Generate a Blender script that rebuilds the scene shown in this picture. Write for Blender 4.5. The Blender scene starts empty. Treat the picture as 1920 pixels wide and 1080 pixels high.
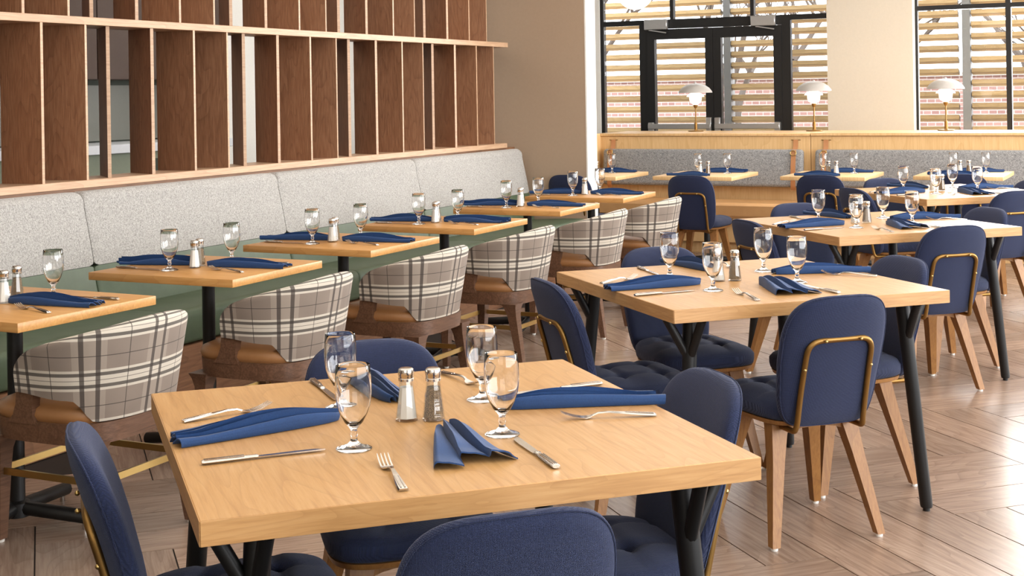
import bpy, bmesh, math, random
from mathutils import Vector, Matrix

random.seed(7)
SC = bpy.context.scene
COL = SC.collection
R = math.radians
PI = math.pi

# ------------------------------------------------------------------ camera
YAW, ROLL = R(26.0), 0.016
fw = Vector((-math.sin(YAW), math.cos(YAW), 0))
rt = Vector((math.cos(YAW), math.sin(YAW), 0))
up = Vector((0, 0, 1))
cx_ = rt * math.cos(ROLL) - up * math.sin(ROLL)
cy_ = rt * math.sin(ROLL) + up * math.cos(ROLL)
cz_ = -fw
cam_d = bpy.data.cameras.new('camera')
cam = bpy.data.objects.new('camera', cam_d)
COL.objects.link(cam)
mw = Matrix.Identity(4)
for i in range(3):
    mw[i][0], mw[i][1], mw[i][2] = cx_[i], cy_[i], cz_[i]
mw[2][3] = 1.43
cam.matrix_world = mw
cam_d.sensor_width = 36.0
cam_d.lens = 2560.0 / 1920.0 * 36.0
cam_d.shift_y = -(540.0 - 177.0) / 1920.0
cam_d.clip_end = 200
SC.camera = cam

# ------------------------------------------------------------------ world, light, exposure
world = bpy.data.worlds.new('sky')
SC.world = world
world.use_nodes = True
bgn = world.node_tree.nodes['Background']
bgn.inputs['Color'].default_value = (0.93, 0.96, 1.0, 1)
bgn.inputs['Strength'].default_value = 6.5

def area(name, loc, target, sx, sy, power, color=(1, 1, 1)):
    d = bpy.data.lights.new(name, 'AREA')
    d.shape = 'RECTANGLE'
    d.size, d.size_y, d.energy, d.color = sx, sy, power, color
    o = bpy.data.objects.new(name, d)
    COL.objects.link(o)
    o.location = loc
    o.rotation_euler = (Vector(target) - Vector(loc)).to_track_quat('-Z', 'Y').to_euler()
    return o

# daylight entering through the windows of the right hand wall and the back wall
area('daylight_right', (4.75, 3.0, 1.75), (-2.0, 3.0, 1.1), 9.0, 2.8, 200, (1.0, 0.97, 0.93))
area('daylight_right_rear', (4.75, 10.6, 1.75), (-2.0, 10.6, 1.1), 5.0, 2.8, 420, (1.0, 0.97, 0.93))
area('daylight_back', (-0.6, 14.25, 2.2), (-0.9, 6.0, 0.4), 3.2, 2.6, 420, (1.0, 0.98, 0.95))
area('overhead_fill', (-1.2, 5.5, 3.27), (-1.2, 5.5, 0), 5.5, 12.0, 260, (1.0, 0.95, 0.88))  # unseen soft panel added as overhead fill, in place of ceiling bounce
area('fill_behind', (0.5, -3.6, 1.9), (-2.0, 5.0, 0.9), 5.0, 2.4, 90, (1.0, 0.95, 0.88))  # added fill light in front of the closed wall behind the camera

SC.view_settings.view_transform = 'Standard'
SC.view_settings.look = 'None'
SC.view_settings.gamma = 1.0
SC.view_settings.use_curve_mapping = False
SC.view_settings.exposure = -0.05
SC.cycles.use_denoising = True
SC.cycles.max_bounces = 10
SC.cycles.diffuse_bounces = 4
SC.cycles.glossy_bounces = 4
SC.cycles.transmission_bounces = 10
SC.cycles.transparent_max_bounces = 12
SC.cycles.caustics_reflective = False
SC.cycles.caustics_refractive = False
SC.cycles.sample_clamp_indirect = 6.0

# ------------------------------------------------------------------ material helpers
def srgb(r, g, b):
    f = lambda c: (c / 255 / 12.92) if c / 255 <= 0.04045 else ((c / 255 + 0.055) / 1.055) ** 2.4
    return (f(r), f(g), f(b), 1.0)

class NT:
    def __init__(self, name):
        self.m = bpy.data.materials.new(name)
        self.m.use_nodes = True
        self.t = self.m.node_tree
        self.b = self.t.nodes['Principled BSDF']
        self.x = -300
    def n(self, typ, **kw):
        nd = self.t.nodes.new(typ)
        for k, v in kw.items():
            setattr(nd, k, v)
        return nd
    def l(self, a, b):
        self.t.links.new(a, b)
    def setin(self, nd, key, val):
        if hasattr(val, 'is_linked') or isinstance(val, bpy.types.NodeSocket):
            self.l(val, nd.inputs[key])
        else:
            nd.inputs[key].default_value = val
    def math(self, op, a, b=None, c=None, clamp=False):
        nd = self.n('ShaderNodeMath', operation=op)
        nd.use_clamp = clamp
        self.setin(nd, 0, a)
        if b is not None: self.setin(nd, 1, b)
        if c is not None: self.setin(nd, 2, c)
        return nd.outputs[0]
    def coord(self, kind='Object'):
        return self.n('ShaderNodeTexCoord').outputs[kind]
    def mapping(self, vec, scale=(1, 1, 1), rot=(0, 0, 0), loc=(0, 0, 0)):
        nd = self.n('ShaderNodeMapping')
        self.l(vec, nd.inputs['Vector'])
        nd.inputs['Scale'].default_value = scale
        nd.inputs['Rotation'].default_value = rot
        if isinstance(loc, bpy.types.NodeSocket): self.l(loc, nd.inputs['Location'])
        else: nd.inputs['Location'].default_value = loc
        return nd.outputs[0]
    def noise(self, vec, scale=5, detail=4, rough=0.5, dist=0.0):
        nd = self.n('ShaderNodeTexNoise')
        self.l(vec, nd.inputs['Vector'])
        nd.inputs['Scale'].default_value = scale
        nd.inputs['Detail'].default_value = detail
        nd.inputs['Roughness'].default_value = rough
        nd.inputs['Distortion'].default_value = dist
        return nd.outputs['Fac']
    def wave(self, vec, scale=5, dist=2, detail=2, dscale=1, direction='X', profile='SIN'):
        nd = self.n('ShaderNodeTexWave', wave_type='BANDS', bands_direction=direction, wave_profile=profile)
        self.l(vec, nd.inputs['Vector'])
        nd.inputs['Scale'].default_value = scale
        nd.inputs['Distortion'].default_value = dist
        nd.inputs['Detail'].default_value = detail
        nd.inputs['Detail Scale'].default_value = dscale
        return nd.outputs['Fac']
    def ramp(self, fac, stops):
        nd = self.n('ShaderNodeValToRGB')
        self.l(fac, nd.inputs['Fac'])
        el = nd.color_ramp.elements
        while len(el) < len(stops): el.new(0.5)
        for e, (p, c) in zip(el, stops):
            e.position, e.color = p, c
        return nd.outputs['Color']
    def mix(self, fac, a, b, blend='MIX'):
        nd = self.n('ShaderNodeMix', data_type='RGBA', blend_type=blend)
        self.setin(nd, 0, fac)
        self.setin(nd, 6, a)
        self.setin(nd, 7, b)
        return nd.outputs[2]
    def bump(self, h, strength=0.2, dist=0.002):
        nd = self.n('ShaderNodeBump')
        self.l(h, nd.inputs['Height'])
        nd.inputs['Strength'].default_value = strength
        nd.inputs['Distance'].default_value = dist
        self.l(nd.outputs['Normal'], self.b.inputs['Normal'])
    def out(self, color=None, rough=None, **kw):
        if color is not None: self.setin(self.b, 'Base Color', color)
        if rough is not None: self.setin(self.b, 'Roughness', rough)
        for k, v in kw.items():
            self.setin(self.b, k.replace('_', ' '), v)
        return self.m

M = {}

def plain(name, col, rough=0.6, metal=0.0, bump=0.0, bscale=40, **kw):
    t = NT(name)
    v = t.noise(t.coord(), bscale, 3, 0.6)
    c2 = tuple(min(1, x * 0.9) for x in col[:3]) + (1,)
    t.out(t.mix(v, col, c2), rough, Metallic=metal, **kw)
    if bump: t.bump(v, bump, 0.003)
    M[name] = t.m

def wood(name, c_dark, c_mid, c_light, axis=1, rough=0.42, fine=26, cath=2.2, rnd=False, bump=0.05):
    """axis = direction the grain runs along (local)"""
    t = NT(name)
    co = t.coord()
    if rnd:
        oi = t.n('ShaderNodeObjectInfo')
        cmb = t.n('ShaderNodeCombineXYZ')
        t.l(t.math('MULTIPLY', oi.outputs['Random'], 37.0), cmb.inputs[0])
        t.l(t.math('MULTIPLY', oi.outputs['Random'], 91.0), cmb.inputs[1])
        t.l(t.math('MULTIPLY', oi.outputs['Random'], 53.0), cmb.inputs[2])
        loc = cmb.outputs[0]
    else:
        loc = (3.1, 1.7, 0.4)
    sc = [1, 1, 1]; sc[axis] = 0.05
    v1 = t.mapping(co, tuple(s * fine for s in sc), loc=loc)
    n1 = t.noise(v1, 4.0, 6, 0.65)
    sc2 = [1, 1, 1]; sc2[axis] = 0.22
    v2 = t.mapping(co, tuple(s * cath for s in sc2), loc=loc)
    nz = t.noise(v2, 1.6, 2, 0.45, 0.3)
    ring = t.math('FRACT', t.math('MULTIPLY', nz, 16.0))
    ring = t.math('POWER', ring, 5.0)
    f = t.math('ADD', t.math('MULTIPLY', n1, 0.85), t.math('MULTIPLY', nz, 0.14))
    col = t.ramp(f, [(0.22, c_dark), (0.47, c_mid), (0.72, c_light)])
    # invert so that the ring lines are darker
    col = t.mix(t.math('MULTIPLY', ring, 0.42), col, c_dark)
    if rnd:
        hs = t.n('ShaderNodeHueSaturation')
        t.l(col, hs.inputs['Color'])
        t.l(t.math('MULTIPLY_ADD', oi.outputs['Random'], 0.34, 0.83), hs.inputs['Value'])
        col = hs.outputs['Color']
    t.out(col, rough)
    t.bump(n1, bump, 0.001)
    M[name] = t.m

wood('oak_table', srgb(168, 122, 72), srgb(194, 147, 92), srgb(206, 163, 110), axis=1, rough=0.36, cath=3.0, bump=0.03)
wood('oak_edge', srgb(164, 118, 70), srgb(190, 143, 90), srgb(202, 158, 106), axis=0, rough=0.4, cath=6.0, fine=34, bump=0.03)
wood('oak_bench_table', srgb(172, 120, 64), srgb(194, 142, 82), srgb(206, 158, 98), axis=0, rough=0.34, cath=2.4)
wood('oak_leg', srgb(114, 75, 36), srgb(143, 98, 51), srgb(160, 114, 63), axis=2, rough=0.45, fine=40)
wood('oak_panel', srgb(200, 158, 104), srgb(218, 180, 128), srgb(228, 194, 144), axis=2, rough=0.45, cath=1.6)
wood('walnut_fin', srgb(98, 64, 43), srgb(136, 94, 66), srgb(162, 120, 90), axis=2, rough=0.5, fine=46, cath=3.5, rnd=True)
wood('walnut_frame', srgb(68, 45, 32), srgb(100, 71, 53), srgb(124, 91, 71), axis=0, rough=0.38, fine=34)
wood('maple_rail', srgb(160, 124, 96), srgb(184, 150, 120), srgb(200, 168, 138), axis=1, rough=0.45, fine=30)
wood('bench_base_wood', srgb(96, 64, 42), srgb(132, 92, 64), srgb(150, 108, 78), axis=1, rough=0.5)
wood('floor_plank', srgb(112, 90, 76), srgb(145, 121, 105), srgb(168, 146, 129), axis=0, rough=0.27, fine=18, cath=2.4, rnd=True, bump=0.04)
wood('slat_wood', srgb(160, 134, 90), srgb(188, 160, 114), srgb(204, 180, 136), axis=0, rough=0.6, rnd=True)

def tweed(name, dark, light, scale=900):
    t = NT(name)
    co = t.coord()
    n = t.noise(co, scale * 0.42, 2, 0.7)
    n2 = t.noise(co, scale * 0.12, 2, 0.6)
    f = t.math('ADD', t.math('MULTIPLY', n, 0.75), t.math('MULTIPLY', n2, 0.25))
    t.out(t.ramp(f, [(0.36, dark), (0.62, light)]), 0.95)
    t.bump(n, 0.25, 0.003)
    t.b.inputs['Sheen Weight'].default_value = 0.15
    M[name] = t.m
tweed('tweed_light', srgb(92, 89, 87), srgb(196, 193, 188), 1000)
tweed('tweed_grey', srgb(82, 84, 88), srgb(172, 172, 172), 520)

def weave(name, dark, light, pitch, sheen=0.35, axes='XZ'):
    t = NT(name)
    co = t.coord()
    m = t.mapping(co, (1, 1, 1), (0.02, 0.03, 0.0))
    w1 = t.wave(t.mapping(m, (1 / pitch, 1 / pitch, 1 / pitch)), 0.9, 0.35, 1, 1.5, axes[0])
    w2 = t.wave(t.mapping(m, (1 / pitch, 1 / pitch, 1 / pitch)), 0.9, 0.35, 1, 1.5, axes[1])
    h = t.math('MULTIPLY', w1, w2)
    n = t.noise(co, 220, 2, 0.6)
    t.out(t.mix(t.math('ADD', t.math('MULTIPLY', h, 0.6), t.math('MULTIPLY', n, 0.4)), dark, light), 0.85)
    t.b.inputs['Sheen Weight'].default_value = sheen
    t.b.inputs['Sheen Roughness'].default_value = 0.4
    t.b.inputs['Sheen Tint'].default_value = (0.75, 0.8, 1.0, 1)
    t.bump(h, 0.7, 0.002)
    M[name] = t.m
weave('navy_fabric', srgb(11, 20, 48), srgb(34, 50, 96), 0.0062, 0.15)
weave('navy_seat_fabric', srgb(10, 19, 44), srgb(30, 46, 88), 0.0062, 0.15, 'XY')

# napkin cloth
t = NT('napkin_cloth')
n = t.noise(t.coord(), 420, 2, 0.6)
t.out(t.mix(n, srgb(9, 42, 86), srgb(20, 68, 124)), 0.75)
t.b.inputs['Sheen Weight'].default_value = 0.12
t.bump(n, 0.12, 0.001)
M['napkin_cloth'] = t.m

# leathers
def leather(name, a, b, rough=0.42):
    t = NT(name)
    co = t.coord()
    n1 = t.noise(co, 9, 4, 0.6)
    vo = t.n('ShaderNodeTexVoronoi'); t.l(co, vo.inputs['Vector']); vo.inputs['Scale'].default_value = 260
    t.out(t.mix(n1, a, b), rough)
    t.bump(vo.outputs['Distance'], 0.08, 0.001)
    M[name] = t.m
leather('tan_leather', srgb(138, 94, 56), srgb(170, 122, 78))
leather('camel_leather', srgb(196, 148, 96), srgb(214, 168, 116), 0.5)
leather('strap_leather', srgb(168, 112, 70), srgb(188, 132, 86), 0.5)
leather('green_leather', srgb(62, 75, 55), srgb(86, 101, 77), 0.5)

# plaid: UV in metres (u round the shell, v height)
def plaid():
    t = NT('plaid_fabric')
    uv = t.coord('UV')
    sep = t.n('ShaderNodeSeparateXYZ'); t.l(uv, sep.inputs[0])
    U, V = sep.outputs[0], sep.outputs[1]
    def per(c, p, off):
        return t.math('MULTIPLY', t.math('FRACT', t.math('ADD', t.math('DIVIDE', c, p), off)), p)
    def band(c, center, half):
        d = t.math('ABSOLUTE', t.math('SUBTRACT', c, center))
        return t.math('LESS_THAN', d, half)
    u, v = per(U, 0.215, 0.28), per(V, 0.160, 0.80)
    base = t.mix(t.noise(uv, 9, 1), srgb(146, 132, 120), srgb(122, 109, 99))
    grain = t.noise(uv, 700, 1, 0.5)
    # pale zones
    pv = band(u, 0.060, 0.044)
    pale = srgb(168, 155, 142)
    c = t.mix(t.math('MULTIPLY', pv, 0.55), base, pale)
    ph = band(v, 0.045, 0.033)
    c = t.mix(t.math('MULTIPLY', ph, 0.88), c, srgb(212, 203, 188))
    dk = srgb(46, 40, 37)
    for cen, h in ((0.026, 0.0055), (0.064, 0.0055)):
        c = t.mix(t.math('MULTIPLY', band(v, cen, h), 0.86), c, dk)
    c = t.mix(t.math('MULTIPLY', band(v, 0.045, 0.0011), 0.70), c, dk)
    c = t.mix(t.math('MULTIPLY', band(v, 0.122, 0.0013), 0.85), c, dk)
    for cen, h in ((0.040, 0.0062), (0.082, 0.0062)):
        c = t.mix(t.math('MULTIPLY', band(u, cen, h), 0.84), c, srgb(42, 33, 30))
    c = t.mix(t.math('MULTIPLY', band(u, 0.168, 0.0013), 0.85), c, dk)
    c = t.mix(t.math('MULTIPLY', grain, 0.22), c, srgb(120, 110, 102))
    t.out(c, 0.9)
    t.bump(grain, 0.15, 0.001)
    t.b.inputs['Sheen Weight'].default_value = 0.1
    M['plaid_fabric'] = t.m
plaid()

# metals
plain('brass', srgb(148, 113, 64), 0.46, 1.0)
plain('bright_brass', srgb(206, 176, 112), 0.3, 1.0)
plain('black_metal', srgb(26, 25, 25), 0.45, 0.3)
plain('frame_black', srgb(30, 30, 31), 0.4, 0.2)
plain('steel', srgb(214, 208, 200), 0.18, 1.0)
plain('chrome_cap', srgb(206, 200, 192), 0.16, 1.0)
plain('brushed_aluminium', srgb(190, 190, 190), 0.4, 0.8)
plain('galvanised_steel', srgb(150, 152, 152), 0.5, 0.6)
# room paint
plain('beige_paint', srgb(174, 151, 128), 0.85, bscale=60, bump=0.03)
plain('cream_paint', srgb(216, 207, 192), 0.85, bscale=60, bump=0.03)
plain('white_paint', srgb(240, 238, 232), 0.8, bscale=60)
plain('ceiling_paint', srgb(244, 242, 236), 0.9)
plain('grout', srgb(40, 31, 27), 0.8)
plain('white_plastic', srgb(238, 236, 230), 0.5)
plain('salt', srgb(246, 243, 236), 0.9, bscale=900, bump=0.2)
plain('grey_panel', srgb(110, 112, 104), 0.3)
plain('sage_panel', srgb(150, 160, 140), 0.5)
plain('dark_cabinet', srgb(64, 42, 28), 0.5)
plain('dark_green', srgb(52, 62, 50), 0.5)
plain('counter_white', srgb(226, 230, 236), 0.25)
plain('paving', srgb(176, 168, 160), 0.9, bscale=8)
plain('bark', srgb(84, 74, 66), 0.9)

t = NT('pepper')
n = t.noise(t.coord(), 750, 2, 0.7)
t.out(t.ramp(n, [(0.40, srgb(44, 34, 26)), (0.5, srgb(122, 98, 72)), (0.62, srgb(178, 152, 118))]), 0.9)
t.bump(n, 0.4, 0.002)
M['pepper'] = t.m

# clear glass
t = NT('clear_glass')
t.out((1, 1, 1, 1), 0.0, IOR=1.47)
t.b.inputs['Transmission Weight'].default_value = 1.0
M['clear_glass'] = t.m

# window glass: thin pane, transparent with a slight mirror reflection
t = NT('window_glass')
gl = t.n('ShaderNodeBsdfGlossy'); gl.inputs['Roughness'].default_value = 0.02
tr = t.n('ShaderNodeBsdfTransparent')
fr = t.n('ShaderNodeFresnel'); fr.inputs['IOR'].default_value = 1.45
mx = t.n('ShaderNodeMixShader')
t.l(t.math('MULTIPLY', fr.outputs[0], 0.7), mx.inputs[0])
t.l(tr.outputs[0], mx.inputs[1]); t.l(gl.outputs[0], mx.inputs[2])
t.l(mx.outputs[0], t.t.nodes['Material Output'].inputs['Surface'])
M['window_glass'] = t.m

# thin walled glass for bowls and bottles
t = NT('thin_glass')
gl = t.n('ShaderNodeBsdfGlossy'); gl.inputs['Roughness'].default_value = 0.01
tr = t.n('ShaderNodeBsdfTransparent'); tr.inputs['Color'].default_value = (0.97, 0.975, 0.975, 1)
lw = t.n('ShaderNodeLayerWeight'); lw.inputs['Blend'].default_value = 0.5
fr = t.n('ShaderNodeFresnel'); fr.inputs['IOR'].default_value = 1.5
mx = t.n('ShaderNodeMixShader')
t.l(t.math('MULTIPLY_ADD', t.math('POWER', lw.outputs['Facing'], 3.0), 0.6, 0.05, clamp=True), mx.inputs[0])
t.l(tr.outputs[0], mx.inputs[1]); t.l(gl.outputs[0], mx.inputs[2])
t.l(mx.outputs[0], t.t.nodes['Material Output'].inputs['Surface'])
M['thin_glass'] = t.m

def glow(name, col, strength, base=(0.9, 0.88, 0.84, 1)):
    t = NT(name)
    v = t.noise(t.coord(), 3, 1)
    t.out(t.mix(v, base, base), 0.35)
    t.b.inputs['Emission Color'].default_value = col
    t.b.inputs['Emission Strength'].default_value = strength
    M[name] = t.m
glow('opal_lit', (1, 0.93, 0.82, 1), 1.1)
glow('globe_lit', (1, 0.95, 0.88, 1), 1.0)
plain('opal_shade', srgb(180, 176, 172), 0.35)

# brick of the building outside
t = NT('brick_wall_far')
co = t.mapping(t.coord(), (1, 1, 1), (R(90), 0, 0))
br = t.n('ShaderNodeTexBrick'); t.l(co, br.inputs['Vector'])
br.inputs['Scale'].default_value = 4.2
br.inputs['Color1'].default_value = srgb(138, 104, 98)
br.inputs['Color2'].default_value = srgb(160, 126, 118)
br.inputs['Mortar'].default_value = srgb(180, 168, 162)
br.inputs['Mortar Size'].default_value = 0.03
t.out(br.outputs['Color'], 0.9)
M['brick_wall_far'] = t.m

# ------------------------------------------------------------------ mesh helpers
def finish(bm, name, ang=38):
    bmesh.ops.recalc_face_normals(bm, faces=bm.faces)
    for f in bm.faces: f.smooth = True
    th = R(ang)
    for e in bm.edges:
        if len(e.link_faces) == 2:
            e.smooth = e.calc_face_angle(0) < th
        else:
            e.smooth = False
    me = bpy.data.meshes.new(name)
    bm.to_mesh(me); bm.free()
    return me

def box(bm, c, s, rot=None, bev=0.0, seg=1):
    r = bmesh.ops.create_cube(bm, size=1.0)
    vs = r['verts']
    for v in vs:
        v.co = Vector((v.co.x * s[0], v.co.y * s[1], v.co.z * s[2]))
    if bev > 0:
        es = list({e for v in vs for e in v.link_edges})
        b = bmesh.ops.bevel(bm, geom=es, offset=bev, segments=seg, affect='EDGES', profile=0.5)
        vs = list({v for f in b['faces'] for v in f.verts} | {v for v in vs if v.is_valid})
    for v in vs:
        p = v.co
        if rot is not None: p = rot @ p
        v.co = p + Vector(c)
    return vs

def lathe(bm, prof, n=24, cap0=False, cap1=False, facet=None):
    rings = []
    for r, z in prof:
        if r < 1e-6:
            rings.append([bm.verts.new((0, 0, z))])
        else:
            rings.append([bm.verts.new((r * math.cos(2 * PI * i / n), r * math.sin(2 * PI * i / n), z)) for i in range(n)])
    for a, b in zip(rings, rings[1:]):
        for i in range(n):
            j = (i + 1) % n
            if len(a) == 1 and len(b) == 1: continue
            if len(a) == 1: bm.faces.new((a[0], b[i], b[j]))
            elif len(b) == 1: bm.faces.new((a[i], a[j], b[0]))
            else: bm.faces.new((a[i], a[j], b[j], b[i]))
    if cap0 and len(rings[0]) > 1: bm.faces.new(rings[0])
    if cap1 and len(rings[-1]) > 1: bm.faces.new(rings[-1])

def frame_axes(d):
    d = d.normalized()
    a = Vector((0, 0, 1)) if abs(d.z) < 0.9 else Vector((1, 0, 0))
    x = d.cross(a).normalized()
    return x, d.cross(x).normalized()

def tube(bm, pts, r, n=10, closed=False, cap=True, radii=None):
    pts = [Vector(p) for p in pts]
    m = len(pts)
    rings = []
    prevx = None
    for i, p in enumerate(pts):
        if closed: d = pts[(i + 1) % m] - pts[i - 1]
        elif i == 0: d = pts[1] - p
        elif i == m - 1: d = p - pts[i - 1]
        else: d = (pts[i + 1] - p).normalized() + (p - pts[i - 1]).normalized()
        d.normalize()
        if prevx is None: x, y = frame_axes(d)
        else:
            x = (prevx - d * prevx.dot(d)).normalized(); y = d.cross(x)
        prevx = x
        rr = radii[i] if radii else r
        rings.append([bm.verts.new(p + (x * math.cos(2 * PI * k / n) + y * math.sin(2 * PI * k / n)) * rr) for k in range(n)])
    seq = list(zip(rings, rings[1:]))
    if closed: seq.append((rings[-1], rings[0]))
    for a, b in seq:
        for k in range(n):
            bm.faces.new((a[k], a[(k + 1) % n], b[(k + 1) % n], b[k]))
    if cap and not closed:
        bm.faces.new(rings[0]); bm.faces.new(rings[-1])

def loft(bm, rings, closed_ring=True, cap=True):
    vs = [[bm.verts.new(p) for p in r] for r in rings]
    n = len(vs[0])
    for a, b in zip(vs, vs[1:]):
        for k in range(n if closed_ring else n - 1):
            bm.faces.new((a[k], a[(k + 1) % n], b[(k + 1) % n], b[k]))
    if cap:
        bm.faces.new(vs[0]); bm.faces.new(vs[-1])
    return vs

def rectring(c, hx, hy, z=None):
    x, y = c[0], c[1]; zz = c[2]
    return [(x - hx, y - hy, zz), (x + hx, y - hy, zz), (x + hx, y + hy, zz), (x - hx, y + hy, zz)]

def fillet(pts, r, n=5):
    """round the inner corners of an open polyline"""
    pts = [Vector(p) for p in pts]
    out = [pts[0]]
    for i in range(1, len(pts) - 1):
        a, b, c = pts[i - 1], pts[i], pts[i + 1]
        da, dc = (a - b), (c - b)
        rr = min(r, da.length * 0.49, dc.length * 0.49)
        p0, p2 = b + da.normalized() * rr, b + dc.normalized() * rr
        for k in range(n + 1):
            s = k / n
            out.append(p0 * (1 - s) ** 2 + b * 2 * s * (1 - s) + p2 * s * s)
    out.append(pts[-1])
    return out

def superell(a, b, n, k, N):
    c, s = math.cos(2 * PI * k / N), math.sin(2 * PI * k / N)
    return (a * math.copysign(abs(c) ** (2 / n), c), b * math.copysign(abs(s) ** (2 / n), s))

# ------------------------------------------------------------------ object helpers
def mobj(name, me, mat, parent=None, loc=(0, 0, 0), rot=(0, 0, 0)):
    if not me.materials: me.materials.append(M[mat])
    o = bpy.data.objects.new(name, me)
    COL.objects.link(o)
    o.location = loc; o.rotation_euler = rot
    if parent is not None: o.parent = parent
    return o

def tag(o, label, cat, group=None, kind=None):
    o['label'] = label; o['category'] = cat
    if group: o['group'] = group
    if kind: o['kind'] = kind
    return o

def struct(o, label=None):
    o['kind'] = 'structure'
    if label: o['label'] = label
    return o

def empty(name, loc=(0, 0, 0), rz=0.0):
    o = bpy.data.objects.new(name, None)
    o.empty_display_size = 0.1
    COL.objects.link(o)
    o.location = loc; o.rotation_euler = (0, 0, rz)
    return o

class Kit:
    """a thing built from parts: list of (name, mesh, material, loc, rot, parent index)"""
    def __init__(self, name):
        self.name, self.parts = name, []
    def add(self, name, me, mat, loc=(0, 0, 0), rot=(0, 0, 0), par=None):
        self.parts.append((name, me, mat, loc, rot, par)); return len(self.parts) - 1
    def place(self, loc, rz, label, cat, group=None):
        root = empty(self.name, loc, rz)
        tag(root, label, cat, group)
        os_ = []
        for name, me, mat, l, r, par in self.parts:
            os_.append(mobj(name, me, mat, root if par is None else os_[par], l, r))
        return root

def boxmesh(name, s, bev=0.0, seg=2, c=(0, 0, 0)):
    bm = bmesh.new(); box(bm, c, s, None, bev, seg); return finish(bm, name)

def boxobj(name, lo, hi, mat, parent=None, bev=0.0, seg=2):
    """axis aligned box with its own origin in its centre of base"""
    c = [(a + b) / 2 for a, b in zip(lo, hi)]
    s = [b - a for a, b in zip(lo, hi)]
    bm = bmesh.new(); box(bm, (0, 0, s[2] / 2), s, None, bev, seg)
    return mobj(name, finish(bm, name), mat, parent, (c[0], c[1], lo[2]))

#=STRUCTURE
# ------------------------------------------------------------------ room shell
WY = 14.0          # plane of the back windows
CEIL = 3.3
fl = boxobj('floor', (-9.0, -4.0, -0.1), (5.0, 15.0, -0.004), 'grout'); struct(fl)

# herringbone planks
PW, PR = 0.208, 5
U_ = Vector((1, 1, 0)) / math.sqrt(2); V_ = Vector((-1, 1, 0)) / math.sqrt(2)
ORG = Vector((-0.988, 6.222, 0))
bm = bmesh.new(); box(bm, (0, 0, -0.002), (PW * PR - 0.005, PW - 0.005, 0.004))
plank_me = finish(bm, 'plank')
def infov(p, mxp=0.25):
    d = p.dot(fw)
    if d < 0.8: return False
    px = 960 + p.dot(rt) / d * 2560
    py = 177 + 1.43 / d * 2560
    return -260 < px < 2180 and py < 1330
cands = []
for n in range(-60, 61):
    for m_ in range(-14, 15):
        for v in (0, 1):
            u0, v0 = n + m_ * PR, -n + m_ * PR
            if v == 0: cu, cv, ang = u0 + PR / 2, v0 + 0.5, R(45)
            else: cu, cv, ang = u0 + 0.5, v0 - PR / 2, R(135)
            p = ORG + U_ * (cu * PW) + V_ * (cv * PW)
            if not (-4.2 < p.x < 4.6 and 0 < p.y < 13.4): continue
            if infov(p): cands.append((p.dot(fw), p, ang))
cands.sort(key=lambda c: c[0])
for d, p, ang in cands[:300]:
    mobj('plank', plank_me, 'floor_plank', fl, (p.x - fl.location.x, p.y - fl.location.y, 0.1), (0, 0, ang))
if len(cands) > 300:
    bm = bmesh.new()
    for d, p, ang in cands[300:]:
        box(bm, (p.x, p.y, -0.002), (PW * PR - 0.005, PW - 0.005, 0.004), Matrix.Rotation(ang, 3, 'Z'))
    o = mobj('planks', finish(bm, 'planks'), 'floor_plank', fl, (-fl.location.x, -fl.location.y, 0.1)); o['kind'] = 'stuff'

struct(boxobj('ceiling', (-9.0, -4.0, CEIL), (5.0, 15.0, CEIL + 0.1), 'ceiling_paint'))
# right hand wall: piers, sill and head around its big windows
wr = boxobj('wall_right', (4.9, -4.0, 0.0), (5.0, 14.0, 0.25), 'cream_paint'); struct(wr)
def wpart(lo, hi, mat='cream_paint', par=wr, name='wall_panel'):
    c = [(a + b) / 2 for a, b in zip(lo, hi)]; s = [b - a for a, b in zip(lo, hi)]
    bm = bmesh.new(); box(bm, (0, 0, 0), s)
    return mobj(name, finish(bm, name), mat, par, (c[0] - par.location.x, c[1] - par.location.y, c[2] - par.location.z))
wpart((4.9, -4.0, 3.1), (5.0, 14.0, CEIL))
for a, b in ((-4.0, -1.6), (7.6, 8.1), (13.2, 14.0)): wpart((4.9, a, 0.25), (5.0, b, 3.1))
wf = boxobj('wall_front', (-9.0, -4.1, 0), (5.0, -4.0, CEIL), 'cream_paint'); struct(wf)

# beige end wall of the bench bay, its lit end faces the right hand windows
we = boxobj('wall_bench_end', (-5.08, 9.79, 0), (-4.14, 9.975, CEIL), 'beige_paint'); struct(we, 'beige wall that closes the end of the long bench')
tr1 = boxobj('lit_end_1', (-4.14, 9.788, 0), (-4.128, 9.978, CEIL), 'white_paint'); struct(tr1, 'end face of the beige wall, coloured white for the window light on it')  # white sheet stands in for strong window light on the beige end
# back wall with windows
wb = boxobj('wall_back', (-9.0, WY, 0), (-5.74, WY + 0.16, CEIL), 'white_paint'); struct(wb)
wpart((-3.20, WY - 0.12, 0), (-2.35, WY + 0.16, CEIL), 'cream_paint', wb, 'pier')
wpart((1.45, WY, 0), (5.0, WY + 0.16, CEIL), 'cream_paint', wb, 'pier')
wpart((-5.74, WY, 3.05), (1.45, WY + 0.16, CEIL), 'cream_paint', wb, 'head')

# ------------------------------------------------------------------ windows and doors
def rel(par, lo, hi, mat, name, bev=0.0):
    c = [(a + b) / 2 for a, b in zip(lo, hi)]; s = [b - a for a, b in zip(lo, hi)]
    bm = bmesh.new(); box(bm, (0, 0, 0), s, None, bev, 1)
    return mobj(name, finish(bm, name), mat, par, (c[0] - par.location.x, c[1] - par.location.y, c[2] - par.location.z))

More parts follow.
